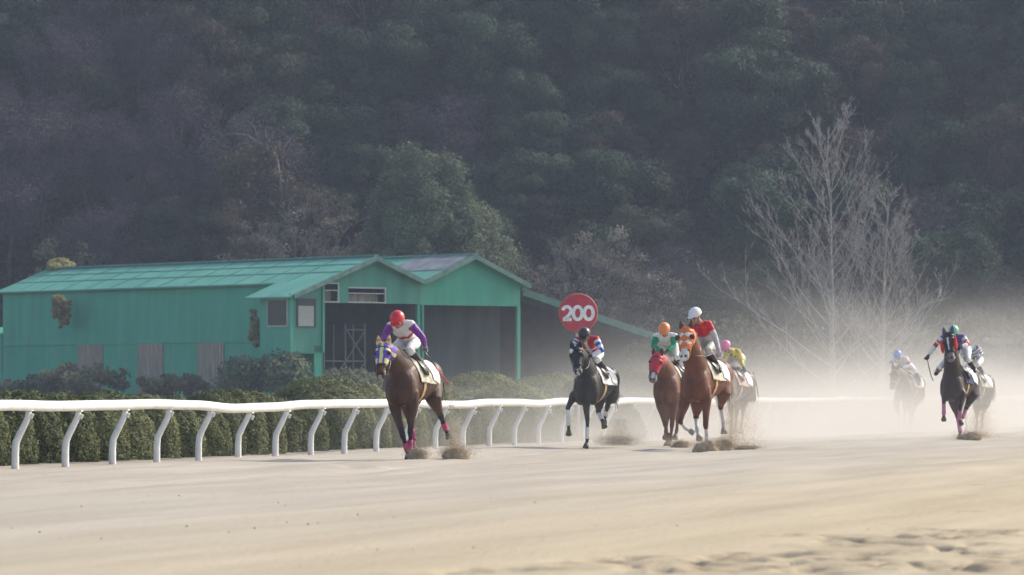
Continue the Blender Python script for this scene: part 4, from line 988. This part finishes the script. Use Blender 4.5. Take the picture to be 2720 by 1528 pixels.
    for s, h_ in ((-1, haR), (1, haL)):
        if ('reinR' if s < 0 else 'reinL') in R and not R['reinR' if s < 0 else 'reinL']: h_ = haL if s < 0 else haR
        b0 = poll+a*(.86*HL)+l*(s*.075*hs)-n*(.03*hs); m0 = b0.lerp(h_, .5)-Zv*.05+Yv*(s*.05); rn.tube([b0, b0.lerp(m0,.5)+Yv*(s*.02), m0, m0.lerp(h_,.6), h_+Vector((.05,0,-.01))], .0075, 5)
    rn.build('rein', bc if S['seed'] == 6 else leather, root, True)
    # stirrups
    for t_, a_ in ((toR, anR), (toL, anL)):
        s_ = MB(); q = a_.lerp(t_, .55); s_.tube([q+Yv*(.055*cos(w_))+Zv*(.03+.065*sin(w_)) for w_ in np.linspace(-.5*pi-.9, 1.5*pi-.9-.2, 12)], .006, 5)
        s_.tube([q+Zv*.09, K(.10, .27*(1 if q.y > 0 else -1), 1.5)], .008, 5); s_.build('stirrup', flat('stirrup_metal', (.35,.35,.36), .35, .5), root, True)
    # whip
    if 'whip' in R:
        pts = [PX(*p) for p in R['whip']['pts']]
        wroot = empty('riding_whip', O, rz, label=R['whip']['label'], cat='whip')
        n1 = max(2, int(len(pts)*.6)); w_ = MB(); w_.tube(pts[:n1], .011, 6); w_.build('shaft', leather, wroot, True)
        w_ = MB(); w_.tube(pts[n1-1:], [.012]+[.010]*(len(pts)-n1), 6); w_.build('flap', R['whip'].get('mat', leather), wroot, True)
    return root

# ------------------------------------------------------------------ the field, horse by horse
W = (.78,.78,.79); C1 = (940,780,3.0147); C2 = (1440,760,3.1467); C3 = (1700,780,3.2889); C4 = (2320,840,3.8079)
pinkw = flat('wrap_pink', (.46,.06,.16), .7); pinkw2 = flat('wrap_mauve', (.42,.15,.30), .7); whw = flat('wrap_white', (.72,.72,.72), .7)
def capm(n, c): return flat(n, c, .35, .5, var=.04)
def silk(fn): return fn
def S1(P, al, la, at_, arm, tor):
    C = np.tile(np.array((.76,.74,.75)), (len(P),1)); C[arm & (at_ > .05)] = (.19,.035,.30)
    zz = np.abs(((la*9) % 1)-.5)*.16; b = tor & (al > .50+zz) & (al < .66+zz); C[b] = (.50,.02,.03); return C
def S2(P, al, la, at_, arm, tor):
    C = np.tile(np.array((.50,.03,.05)), (len(P),1)); C[tor & (np.abs(la) < .035)] = W; C[tor & (al > .6) & (al < .68)] = W
    C[arm & (at_ > .08)] = W; C[arm & (at_ > .18) & (at_ < .30)] = (.05,.10,.42); C[arm & (at_ > .42) & (at_ < .54)] = (.05,.10,.42); return C
def S3(P, al, la, at_, arm, tor):
    C = np.tile(np.array((.74,.76,.75)), (len(P),1)); C[arm & (at_ > .08)] = (.02,.28,.14); C[tor & (al > .58) & (al < .64)] = (.05,.07,.12); return C
def S4(P, al, la, at_, arm, tor):
    C = np.tile(np.array((.56,.02,.03)), (len(P),1)); g = (.50,.50,.50); C[arm & (at_ > .26)] = g; C[tor & (al < .66+.35*np.abs(la))] = g; return C
def S5(P, al, la, at_, arm, tor):
    C = np.tile(np.array((.62,.50,.05)), (len(P),1)); C[tor & (np.sin(la*38)*np.sin(al*16) > .35)] = (.02,.03,.02); return C
def S6(P, al, la, at_, arm, tor):
    C = np.tile(np.array(W), (len(P),1)); C[arm & (at_ > .25) & (at_ < .42)] = (.55,.05,.07); return C
def S7(P, al, la, at_, arm, tor):
    C = np.tile(np.array((.13,.08,.32)), (len(P),1)); C[arm & (at_ > .08)] = W
    for q in (.26, .42): C[arm & (at_ > q) & (at_ < q+.09)] = (.55,.03,.05)
    return C
def S8(P, al, la, at_, arm, tor):
    C = np.tile(np.array((.50,.62,.64)), (len(P),1)); C[tor & ((al*5 % 1) < .35)] = (.06,.10,.22)
    C[arm] = W; C[arm & ((at_*6 % 1) < .35)] = (.06,.08,.22); return C
Y_ = (.74,.70,.26); PUR = (.13,.06,.42)
H = []
H.append(dict(seed=1, crop=C1, d=72.3, yaw=19, chest=(385,720), poll=(235,420), nose=(212,668), nosex=1.22, hyaw=6, headw=1.05, coat=(.070,.032,.020), points=(.016,.012,.012), muzzle=(.10,.05,.035), vox=.013,
    label='dark bay horse in a purple and yellow hood leading the field by the rail',
    hood=(PUR, [(Y_, lambda A,L_,N_: np.abs(L_) < .026), (Y_, lambda A,L_,N_: (np.abs(L_) > .058) & (A > .10) & (A < .19)), (Y_, lambda A,L_,N_: (np.abs(L_) > .050) & (A > .44) & (A < .60))], .62, 1.0),
    earc=Y_, earband=(.60,.06,.03), face=[((.30,.28,.27), lambda A,L_,N_: (A > .97) & (np.abs(L_) < .03)), ((.20,.08,.03), lambda A,L_,N_: (A>.66)&(A<.84)&(N_>0)&(L_>-.01))],
    legs={'FR': [(.46,335,930), (.60,392,1140), (.46,428,1255), (.52,432,1300)], 'FL': [(.44,470,910), (.50,452,1110), (.44,452,1245), (.48,450,1300)],
          'HL': [(-.40,640,850), (-.66,697,985), (-.84,738,1090), (-.86,752,1125)], 'HR': [(-.35,430,900), (-.40,452,1030), (-.20,478,1170), (-.12,480,1225)]},
    wraps={k: (.45, 1.0, pinkw) for k in ('FR','FL','HL','HR')},
    rider=dict(label='jockey in red cap and purple-sleeved white silks crouched on the leading horse', head=(.56,352,215), pitch=-34, fyaw=-4, shR=(.36,292,262), shL=(.36,455,245), elL=(.30,550,355), haL=(.16,568,420), elR=(.50,240,345), haR=(.70,285,425),
        pel=(-.10,445,385), knL=(.30,440,450), anL=(-.10,592,620), toL=(.08,560,672), knR=(.32,310,455), silks=S1, cap=capm('cap_red', (.60,.03,.04)), glove=flat('glove_grey', (.30,.28,.30), .6), reinL=False,
        whip=dict(label="dark riding whip with red flap in the leading jockey's hand", pts=[(.10,535,425),(.05,590,500),(-.05,650,580),(-.15,685,630),(-.22,722,675),(-.30,758,720)], mat=flat('whip_red', (.50,.03,.07), .5))) ))
H.append(dict(seed=2, crop=C2, d=88, yaw=20, chest=(375,800), poll=(285,525), nose=(302,735), hyaw=10, coat=(.020,.018,.019), points=(.014,.012,.012), muzzle=(.05,.045,.045),
    label='black horse with white leg wraps galloping below the round red sign',
    face=[((.45,.44,.44), lambda A,L_,N_: (A > .84) & (np.abs(L_) < .03) & (N_ > -.02))],
    tufts=[(.10,-.09,.045,whw,'fleece_pad'),(.14,.02,.035,whw,'fleece_pad')],
    legs={'FR': [(.50,262,925), (.74,215,1018), (.66,222,1150), (.55,222,1215)], 'FL': [(.46,365,965), (.50,378,1110), (.44,380,1270), (.48,370,1322)],
          'HL': [(-.42,575,880), (-.66,545,1010), (-.78,528,1085), (-.74,522,1120)], 'HR': [(-.30,480,960), (-.45,470,1055), (-.30,500,1115), (-.26,513,1155)]},
    wraps={'FR': (.1,.9,whw), 'FL': (.42,.95,whw), 'HL': (.4,1.0,whw), 'HR': (.2,.9,whw)}, padm=flat('pad_white', (.72,.70,.68), .8),
    rider=dict(label='jockey in black cap with red, white and blue striped silks on the black horse', head=(.56,355,412), pitch=-34, shR=(.36,296,452), shL=(.36,452,445), elL=(.44,498,540), haL=(.60,402,588), elR=(.46,262,500), haR=(.66,300,560),
        pel=(-.10,435,560), knL=(.30,455,612), anL=(-.08,545,722), toL=(.08,530,745), silks=S2, cap=capm('cap_black', (.030,.030,.034))) ))
H.append(dict(seed=3, crop=C3, d=89.4, yaw=17, chest=(232,830), poll=(150,545), nose=(108,770), hyaw=4, coat=(.135,.052,.030), points=(.12,.045,.028), muzzle=(.30,.26,.25), hair=hair_c,
    label='chestnut horse in a plain red hood galloping left of the orange-hooded horse',
    hood=((.50,.03,.05), [], .62, 1.05), eyehole=.036, face=[((.62,.60,.60), lambda A,L_,N_: (A > .60) & (A < .9) & (np.abs(L_) < .035) & (N_ > 0))],
    legs={'FR': [(.46,185,990), (.56,222,1150), (.46,245,1262), (.50,235,1305)], 'FL': [(.44,292,980), (.50,280,1150), (.44,268,1275), (.48,258,1308)],
          'HL': [(-.42,330,980), (-.66,330,1090), (-.72,320,1200), (-.66,310,1240)], 'HR': [(-.35,250,960), (-.50,240,1080), (-.40,225,1200), (-.30,222,1240)]},
    wraps={}, rider=dict(label='jockey in orange cap with green sleeves on the red-hooded horse', head=(.56,213,322), pitch=-30, shR=(.36,142,375), shL=(.36,300,370), elL=(.42,292,455), haL=(.60,235,505), elR=(.46,115,460), haR=(.64,190,505),
        pel=(-.08,285,490), knL=(.30,320,560), anL=(-.02,330,600), toL=(.10,305,640), silks=S3, cap=capm('cap_orange', (.78,.26,.09))) ))
OR = (.66,.17,.04)
H.append(dict(seed=4, crop=C3, d=84, yaw=22.5, scale=1.06, chest=(485,760), poll=(402,318), nose=(385,575), nosex=1.24, hyaw=4, headw=1.05, coat=(.15,.050,.026), points=(.10,.034,.02), muzzle=(.45,.42,.41), hair=hair_c, vox=.013,
    label='tall chestnut horse in an orange and white hood at the front of the pack',
    hood=(OR, [((.74,.70,.68), lambda A,L_,N_: ((np.abs(A-.22)+np.abs(np.abs(L_)-.055)*1.5) < .085)), ((.74,.70,.68), lambda A,L_,N_: ((np.abs(A-.46)+np.abs(np.abs(L_)-.06)*1.5) < .07))], .60, 1.05), eyehole=.046, eyecup=True,
    face=[((.68,.66,.67), lambda A,L_,N_: (A > .55) & (np.abs(L_) < .055) & (N_ > -.01))], bridle=flat('bridle_orange', (.68,.22,.04), .6), palehoof=True,
    socks={k: (.25, (.62,.60,.58)) for k in ('FR','FL','HL','HR')},
    legs={'FR': [(.50,380,985), (.70,350,1120), (.52,395,1175), (.46,435,1198)], 'FL': [(.46,580,930), (.56,574,1155), (.46,582,1250), (.50,588,1292)],
          'HL': [(-.42,730,880), (-.68,705,985), (-.70,728,1105), (-.66,732,1185)], 'HR': [(-.30,500,980), (-.45,490,1075), (-.30,498,1190), (-.22,512,1245)]},
    rider=dict(label='jockey in white cap with red and grey silks sitting tall on the orange-hooded horse', head=(.46,486,195), pitch=-20, fyaw=-22, shR=(.34,478,300), shL=(.28,596,262), elL=(.22,655,380), haL=(.26,690,505), elR=(.45,470,400), haR=(.62,500,470),
        pel=(-.10,600,440), knL=(.28,590,490), anL=(-.06,690,650), toL=(.08,700,680), breeches=(.55,.54,.52), silks=S4, cap=capm('cap_white', (.72,.74,.78)), glove=flat('glove_pale', (.55,.54,.58), .6)) ))
H.append(dict(seed=5, crop=C3, d=105, yaw=26, chest=(745,780), poll=(655,560), nose=(640,740), coat=(.085,.045,.032), points=(.05,.03,.025), vox=.02, jvox=.016,
    label='brown horse half hidden in dust behind the tall chestnut horse', legs={'FR': [(.46,700,960), (.56,710,1080), (.46,720,1190), (.50,720,1240)], 'FL': [(.44,790,940), (.50,800,1080), (.44,795,1190), (.48,795,1235)],
          'HL': [(-.42,905,930), (-.66,900,1030), (-.75,890,1140), (-.70,885,1190)], 'HR': [(-.35,850,930), (-.50,845,1040), (-.40,840,1140), (-.30,835,1190)]}, wraps={},
    padm=flat('pad_pink', (.62,.42,.38), .8),
    rider=dict(label='jockey in pink cap and yellow silks with black spots half hidden behind the white-capped jockey', head=(.52,752,466), pitch=-36, fyaw=-14, shR=(.36,762,520), shL=(.26,855,505), elL=(.12,885,590), haL=(.22,905,650), elR=(.46,740,560), haR=(.62,735,610),
        pel=(-.12,860,560), knL=(.24,820,620), anL=(-.16,905,690), toL=(.0,900,720), silks=S5, cap=capm('cap_pink', (.80,.18,.38))) ))
H.append(dict(seed=6, crop=C4, d=130, yaw=22, chest=(312,770), poll=(222,545), nose=(188,735), coat=(.055,.028,.020), points=(.03,.02,.015), vox=.02, jvox=.016, bridle=flat('bridle_pink', (.72,.42,.44), .6),
    label='brown horse with a pink bridle fading into the thick dust', legs={'FR': [(.46,230,890), (.60,258,1000), (.46,262,1110), (.50,262,1138)], 'FL': [(.44,370,900), (.50,375,1010), (.44,370,1100), (.48,368,1130)],
          'HL': [(-.42,420,880), (-.66,400,960), (-.75,395,1050), (-.70,392,1080)], 'HR': [(-.35,330,900), (-.50,320,970), (-.40,318,1050), (-.30,318,1085)]}, wraps={},
    rider=dict(label='jockey in pale blue cap with red armbands in the thick dust', head=(.54,245,398), pitch=-34, shR=(.36,200,440), shL=(.36,330,430), elL=(.40,368,500), haL=(.62,280,525), elR=(.44,170,490), haR=(.64,225,525),
        pel=(-.10,330,500), silks=S6, cap=capm('cap_blue', (.12,.26,.62))) ))
redf = flat('fleece_red', (.55,.03,.03), .9, .1)
H.append(dict(seed=7, crop=C4, d=104, yaw=23, scale=1.04, chest=(795,640), poll=(757,190), nose=(785,450), pollx=1.0, nosex=1.26, hyaw=-4, coat=(.035,.022,.020), points=(.016,.012,.013), muzzle=(.22,.18,.17),
    label='dark horse with red cheek fleeces and mauve leg wraps galloping alone at right',
    face=[((.70,.68,.70), lambda A,L_,N_: (A > .16) & (A < .40) & (np.abs(L_) < .018+.03*np.clip(.26-A,0,1)) & (N_ > 0)), ((.70,.68,.70), lambda A,L_,N_: (A > .40) & (A < .62) & (np.abs(L_) < .010) & (N_ > 0))],
    tufts=[(.42,-.135,(.040,.055,.18),redf,'cheek_fleece'),(.42,.135,(.040,.055,.18),redf,'cheek_fleece')], padm=flat('pad_navy', (.04,.045,.09), .8), earc=(.10,.07,.16),
    legs={'FR': [(.50,718,780), (.72,712,862), (.64,712,985), (.56,712,1025)], 'FL': [(.46,905,800), (.66,878,930), (.44,868,1035), (.36,880,1068)],
          'HL': [(-.42,1000,800), (-.66,940,930), (-.60,905,1020), (-.52,885,1050)], 'HR': [(-.30,815,880), (-.50,850,1010), (-.42,878,1165), (-.36,872,1215)]},
    wraps={k: (.15, .95, pinkw2) for k in ('FR','FL','HL','HR')},
    rider=dict(label='jockey in green cap with purple silks and red-hooped sleeves holding a whip out', head=(.50,812,160), pitch=-30, fyaw=6, shR=(.36,705,218), shL=(.36,908,215), elL=(.42,955,285), haL=(.62,885,312), elR=(.42,632,290), haR=(.42,555,402),
        pel=(-.08,905,330), knL=(.30,955,440), anL=(-.02,1030,545), toL=(.12,1028,562), knR=(.30,680,510), anR=(.0,640,575), toR=(.12,628,590), silks=S7, cap=capm('cap_green', (.17,.55,.36)), glove=flat('glove_navy', (.02,.02,.05), .6), reinR=False,
        whip=dict(label='thin black riding whip held out by the green-capped jockey', pts=[(.42,545,430),(.42,556,490),(.42,570,550),(.42,582,600),(.42,594,630),(.42,606,655)])) ))
H.append(dict(seed=8, crop=C4, d=125, yaw=26, chest=(985,770), poll=(900,560), nose=(880,730), coat=(.05,.034,.028), points=(.03,.02,.02), vox=.02, jvox=.016,
    label='brown horse mostly hidden behind the dark horse at far right', legs={'FR': [(.46,920,920), (.56,930,1020), (.46,940,1110), (.50,940,1140)], 'FL': [(.44,1040,920), (.50,1045,1020), (.44,1040,1110), (.48,1040,1140)],
          'HL': [(-.42,1130,900), (-.66,1110,980), (-.75,1100,1080), (-.70,1095,1110)], 'HR': [(-.35,1060,900), (-.50,1050,990), (-.40,1045,1080), (-.30,1040,1110)]}, wraps={},
    rider=dict(label='jockey in pale blue and navy striped silks hidden behind the green-capped jockey', head=(.54,935,330), pitch=-36, shR=(.36,950,350), shL=(.30,1050,318), elL=(.22,1098,385), haL=(.42,1040,410), elR=(.44,900,400), haR=(.62,925,430),
        pel=(-.14,1050,440), knL=(.26,1050,490), anL=(-.1,1110,580), toL=(.04,1100,600), silks=S8, cap=capm('cap_pale', (.45,.50,.55))) ))
for S in H: make_horse(S)


# ------------------------------------------------------------------ sand thrown up by the hooves
def kicks():
    m = mat_noise('damp_sand', (.36,.27,.17), (.54,.44,.31), 14, .95, .1, bump=.8, bscale=45, dist=.02)
    m2 = mat_noise('flying_sand', (.38,.30,.21), (.55,.47,.36), 9, .95, .1)
    rs = np.random.RandomState(12)
    def kick(px, py, Y, w, h, lb, plume=None, skew=.25, n=7000, clod=True):
        p = D(px, py, Y); r = empty('sand_clod', (p.x, p.y, 0), label=lb, cat='sand clod')
        b = MB(); seg = 26; rg = 12; vs = []
        for i in range(rg+1):
            th = pi/2*i/rg
            for k in range(seg):
                ph = 2*pi*k/seg; x, y, z = sin(th)*cos(ph), sin(th)*sin(ph), cos(th)**.8
                q = Vector((x*w/2*(1+.25*(x < 0)*sin(th)), y*w*.30, z*h)); q.x += skew*w*(z*.5)
                nn = noise.noise(q*9+Vector((px,0,0)))*.30+noise.noise(q*26+Vector((px,0,0)))*.14; q *= 1+nn; vs.append(q-Vector((0,0,.02)))
        fs = [(i*seg+k, (i+1)*seg+k, (i+1)*seg+(k+1) % seg, i*seg+(k+1) % seg) for i in range(rg) for k in range(seg)]
        b.add(vs, fs)
        if clod: b.build('clod', m, r, True)
        P = rs.normal(size=(n,3))*np.array([w*.34, w*.2, h*.30])+np.array([skew*w*.3, 0, h*.55]); P = P[P[:,2] > .01]
        if plume:
            for (dx, top, wd, k) in plume:
                t = rs.uniform(0,1,k)**1.5; Q = np.stack([dx+rs.normal(size=k)*wd*(.35+.5*(1-t)), rs.normal(size=k)*wd*.8, .05+t*top], 1); P = np.concatenate([P, Q])
        V, Fq, t = cards(P, .0085, np.zeros(len(P)), 1.2, rs)
        o = link('grains', meshnp('grains', V, Fq, False), m2, r); o['kind'] = 'stuff'
    kick(1052, 1160, 71.8, .24, .17, 'small ball of sand thrown up at the planted hoof of the leading horse', skew=.0)
    kick(1143, 1158, 72.3, .40, .20, 'domed clod of damp sand bursting up behind the leading horse', [(-.05,1.2,.05,2200), (.0,.5,.13,4000)])
    kick(1545, 1123, 90, .70, .22, 'hazy heap of sand bursting up behind the black horse', [(.1,.5,.28,5000)], clod=False, n=7000)
    kick(1712, 1132, 88, .28, .13, 'small burst of sand by the hooves of the red-hooded horse', skew=0)
    kick(1783, 1138, 83, .42, .20, 'dark clod of sand under the hooves of the orange-hooded horse', skew=-.1)
    kick(1818, 1133, 84, .28, .20, 'second clod of sand just right of the dark one under the orange-hooded horse', [(.15,.8,.16,6000)])
    kick(1872, 1131, 86, .36, .06, 'flat scatter of dark sand right of the orange-hooded horse', [(.0,.9,.3,6000)])
    kick(2437, 1107, 103.5, .50, .17, 'brown clod of sand kicked up by the dark horse at right', [(.25,.75,.28,7000)])
kicks()
def specks():
    rs = np.random.RandomState(21); P = []
    for (px, py) in ((900,1296),(450,1248),(255,1356),(100,1340),(415,1310),(470,1325),(800,1317),(775,1320),(640,1330),(30,1330),(205,1275),(1270,1312),(700,1266)):
        d = FP*EYE/((py*1.0559)-HY); P.append(((px-1288)/11500*d, d, .004))
    for i in range(90):
        d = rs.uniform(26, 60); P.append((rs.uniform(-.11,.11)*d, d, .002))
    b = MB()
    for i, p in enumerate(P):
        s = rs.uniform(.003,.006) if i < 13 else rs.uniform(.0015,.004); b.ball(p, (s*1.5, s, s*.7), seg=6, rg=4)
    tag(b.build('sand_crumbs', flat('dark_crumb', (.06,.045,.03), .9)), 'tiny dark crumbs strewn over the smooth sand', 'crumbs', kind='stuff')
specks()

# ------------------------------------------------------------------ air: haze box, and the dust the field throws up
def vol_mat(name, color, aniso):
    m = bpy.data.materials.new(name); m.use_nodes = True; N = m.node_tree.nodes; L = m.node_tree.links
    N.remove(N['Principled BSDF']); v = N.new('ShaderNodeVolumePrincipled')
    v.inputs['Color'].default_value = (*color, 1); v.inputs['Anisotropy'].default_value = aniso
    L.new(v.outputs[0], N['Material Output'].inputs['Volume']); return m, N, L, v
def air():
    m, N, L, v = vol_mat('haze', (.64,.74,.96), .0); v.inputs['Density'].default_value = .00034
    b = MB(); b.box((0, 165, 33.4), (330, 390, 70)); o = b.build('haze', m); tag(o, 'thin blue-grey haze hanging between the track and the hill', 'haze', kind='stuff')
    # dust: one closed body of air along the rail side of the track; frame: x = t, y = -q, z up
    m, N, L, v = vol_mat('dust', (.83,.80,.755), .2)
    tc = N.new('ShaderNodeTexCoord'); sx = N.new('ShaderNodeSeparateXYZ'); L.new(tc.outputs['Object'], sx.inputs[0])
    def mr(src, a, b_, c=0, d=1, smooth=True):
        n = N.new('ShaderNodeMapRange'); n.interpolation_type = 'SMOOTHSTEP' if smooth else 'LINEAR'
        for k, x in zip(('From Min','From Max','To Min','To Max'), (a, b_, c, d)): n.inputs[k].default_value = x
        L.new(src, n.inputs['Value']); return n.outputs[0]
    def mul(a, b_):
        n = N.new('ShaderNodeMath'); n.operation = 'MULTIPLY'
        for i, x in enumerate((a, b_)):
            if isinstance(x, (int, float)): n.inputs[i].default_value = x
            else: L.new(x, n.inputs[i])
        return n.outputs[0]
    X, Y, Z = sx.outputs
    side = mul(mr(Y, -8.4, -5.4), mr(Y, 3.5, -.5, 0, 1))
    along = mr(X, 16, 50); far = mr(X, 135, 95, 0.2, 1)
    hn = N.new('ShaderNodeMath'); hn.operation = 'DIVIDE'; L.new(Z, hn.inputs[0]); L.new(mr(X, 20, 75, -.6, -1.3, False), hn.inputs[1])
    ex = N.new('ShaderNodeMath'); ex.operation = 'EXPONENT'; L.new(hn.outputs[0], ex.inputs[0])
    mp = N.new('ShaderNodeMapping'); mp.inputs['Scale'].default_value = (.045, .20, .55); L.new(tc.outputs['Object'], mp.inputs[0])
    nz = N.new('ShaderNodeTexNoise'); nz.inputs['Scale'].default_value = 1.0; nz.inputs['Detail'].default_value = 3; nz.inputs['Distortion'].default_value = .4; L.new(mp.outputs[0], nz.inputs[0])
    d = mul(mul(mul(side, along), mul(ex.outputs[0], far)), mul(mr(nz.outputs[0], .38, .63, .12, 1.9, False), DUST))
    # the thin beginning of it between the rail and the leading horses
    d2 = mul(mul(mr(X, -2, 24), mr(X, 60, 34)), mul(mul(mr(Y, -3.6, -1.2), mr(Y, 3.5, .5)), mr(nz.outputs[0], .42, .62, 0, 1)))
    e2 = N.new('ShaderNodeMath'); e2.operation = 'EXPONENT'; L.new(mul(Z, -1.7), e2.inputs[0])
    ad = N.new('ShaderNodeMath'); ad.operation = 'ADD'; L.new(d, ad.inputs[0]); e3 = N.new('ShaderNodeMath'); e3.operation = 'EXPONENT'; L.new(mul(Z, -1.35), e3.inputs[0])
    d3 = mul(mul(mul(mr(X, 26, 50), mr(Y, -5.5, -1.5)), mul(e3.outputs[0], mr(Y, 3.5, .5))), .17)
    a3 = N.new('ShaderNodeMath'); a3.operation = 'ADD'; L.new(mul(mul(d2, e2.outputs[0]), .05), a3.inputs[0]); L.new(d3, a3.inputs[1]); L.new(a3.outputs[0], ad.inputs[1])
    L.new(mul(ad.outputs[0], mr(Z, 5.7, 3.2)), v.inputs['Density'])
    b = MB(); b.box((70, 0, 2.9), (160, 20, 5.9)); o = b.build('dust_cloud', m, loc=rp(0, 0)); o.rotation_euler = (0,0,RAIL_ROT)
    tag(o, 'pale dust cloud hanging low behind the galloping field', 'dust', kind='stuff')
    # small puffs at the hooves
    m, N, L, v = vol_mat('dust_puff', (.86,.77,.65), .2); tc = N.new('ShaderNodeTexCoord')
    ln = N.new('ShaderNodeVectorMath'); ln.operation = 'LENGTH'; L.new(tc.outputs['Object'], ln.inputs[0])
    geo = N.new('ShaderNodeNewGeometry'); nz = N.new('ShaderNodeTexNoise'); nz.inputs['Scale'].default_value = 3.2; nz.inputs['Detail'].default_value = 4; L.new(geo.outputs['Position'], nz.inputs[0])
    ad = N.new('ShaderNodeMath'); ad.operation = 'MULTIPLY_ADD'; ad.inputs[1].default_value = 1.5; L.new(nz.outputs[0], ad.inputs[0]); L.new(ln.outputs['Value'], ad.inputs[2])
    mr2 = N.new('ShaderNodeMapRange'); mr2.interpolation_type = 'SMOOTHSTEP'
    for k, x in zip(('From Min','From Max','To Min','To Max'), (1.65, .75, 0, .85)): mr2.inputs[k].default_value = x
    L.new(ad.outputs[0], mr2.inputs['Value']); L.new(mr2.outputs[0], v.inputs['Density'])
    for (px, py, Y, rx, rz_, lb) in ((1146,1110,75.0,.30,.62,'thin tan puff of dust rising behind the leading horse'), (1095,1142,74.5,.55,.20,'low tan puff of dust at the hooves of the leading horse'),
            (1545,1095,90.5,.95,.42,'soft tan puff of dust behind the black horse'), (1860,1075,86.5,.75,.75,'tan puff of dust right of the orange-hooded horse'),
            (1730,1115,88.5,.8,.32,'low puff of dust under the red-hooded horse'), (2470,1065,104.5,.8,.55,'tan puff of dust right of the dark horse')):
        p = D(px, py, Y); b = MB(); b.ball((0,0,0), 1.0, seg=20, rg=12); o = b.build('dust_puff', m, loc=p); o.scale = (rx, .5, rz_)
        tag(o, lb, 'dust', kind='stuff')
DUST = .065
air()
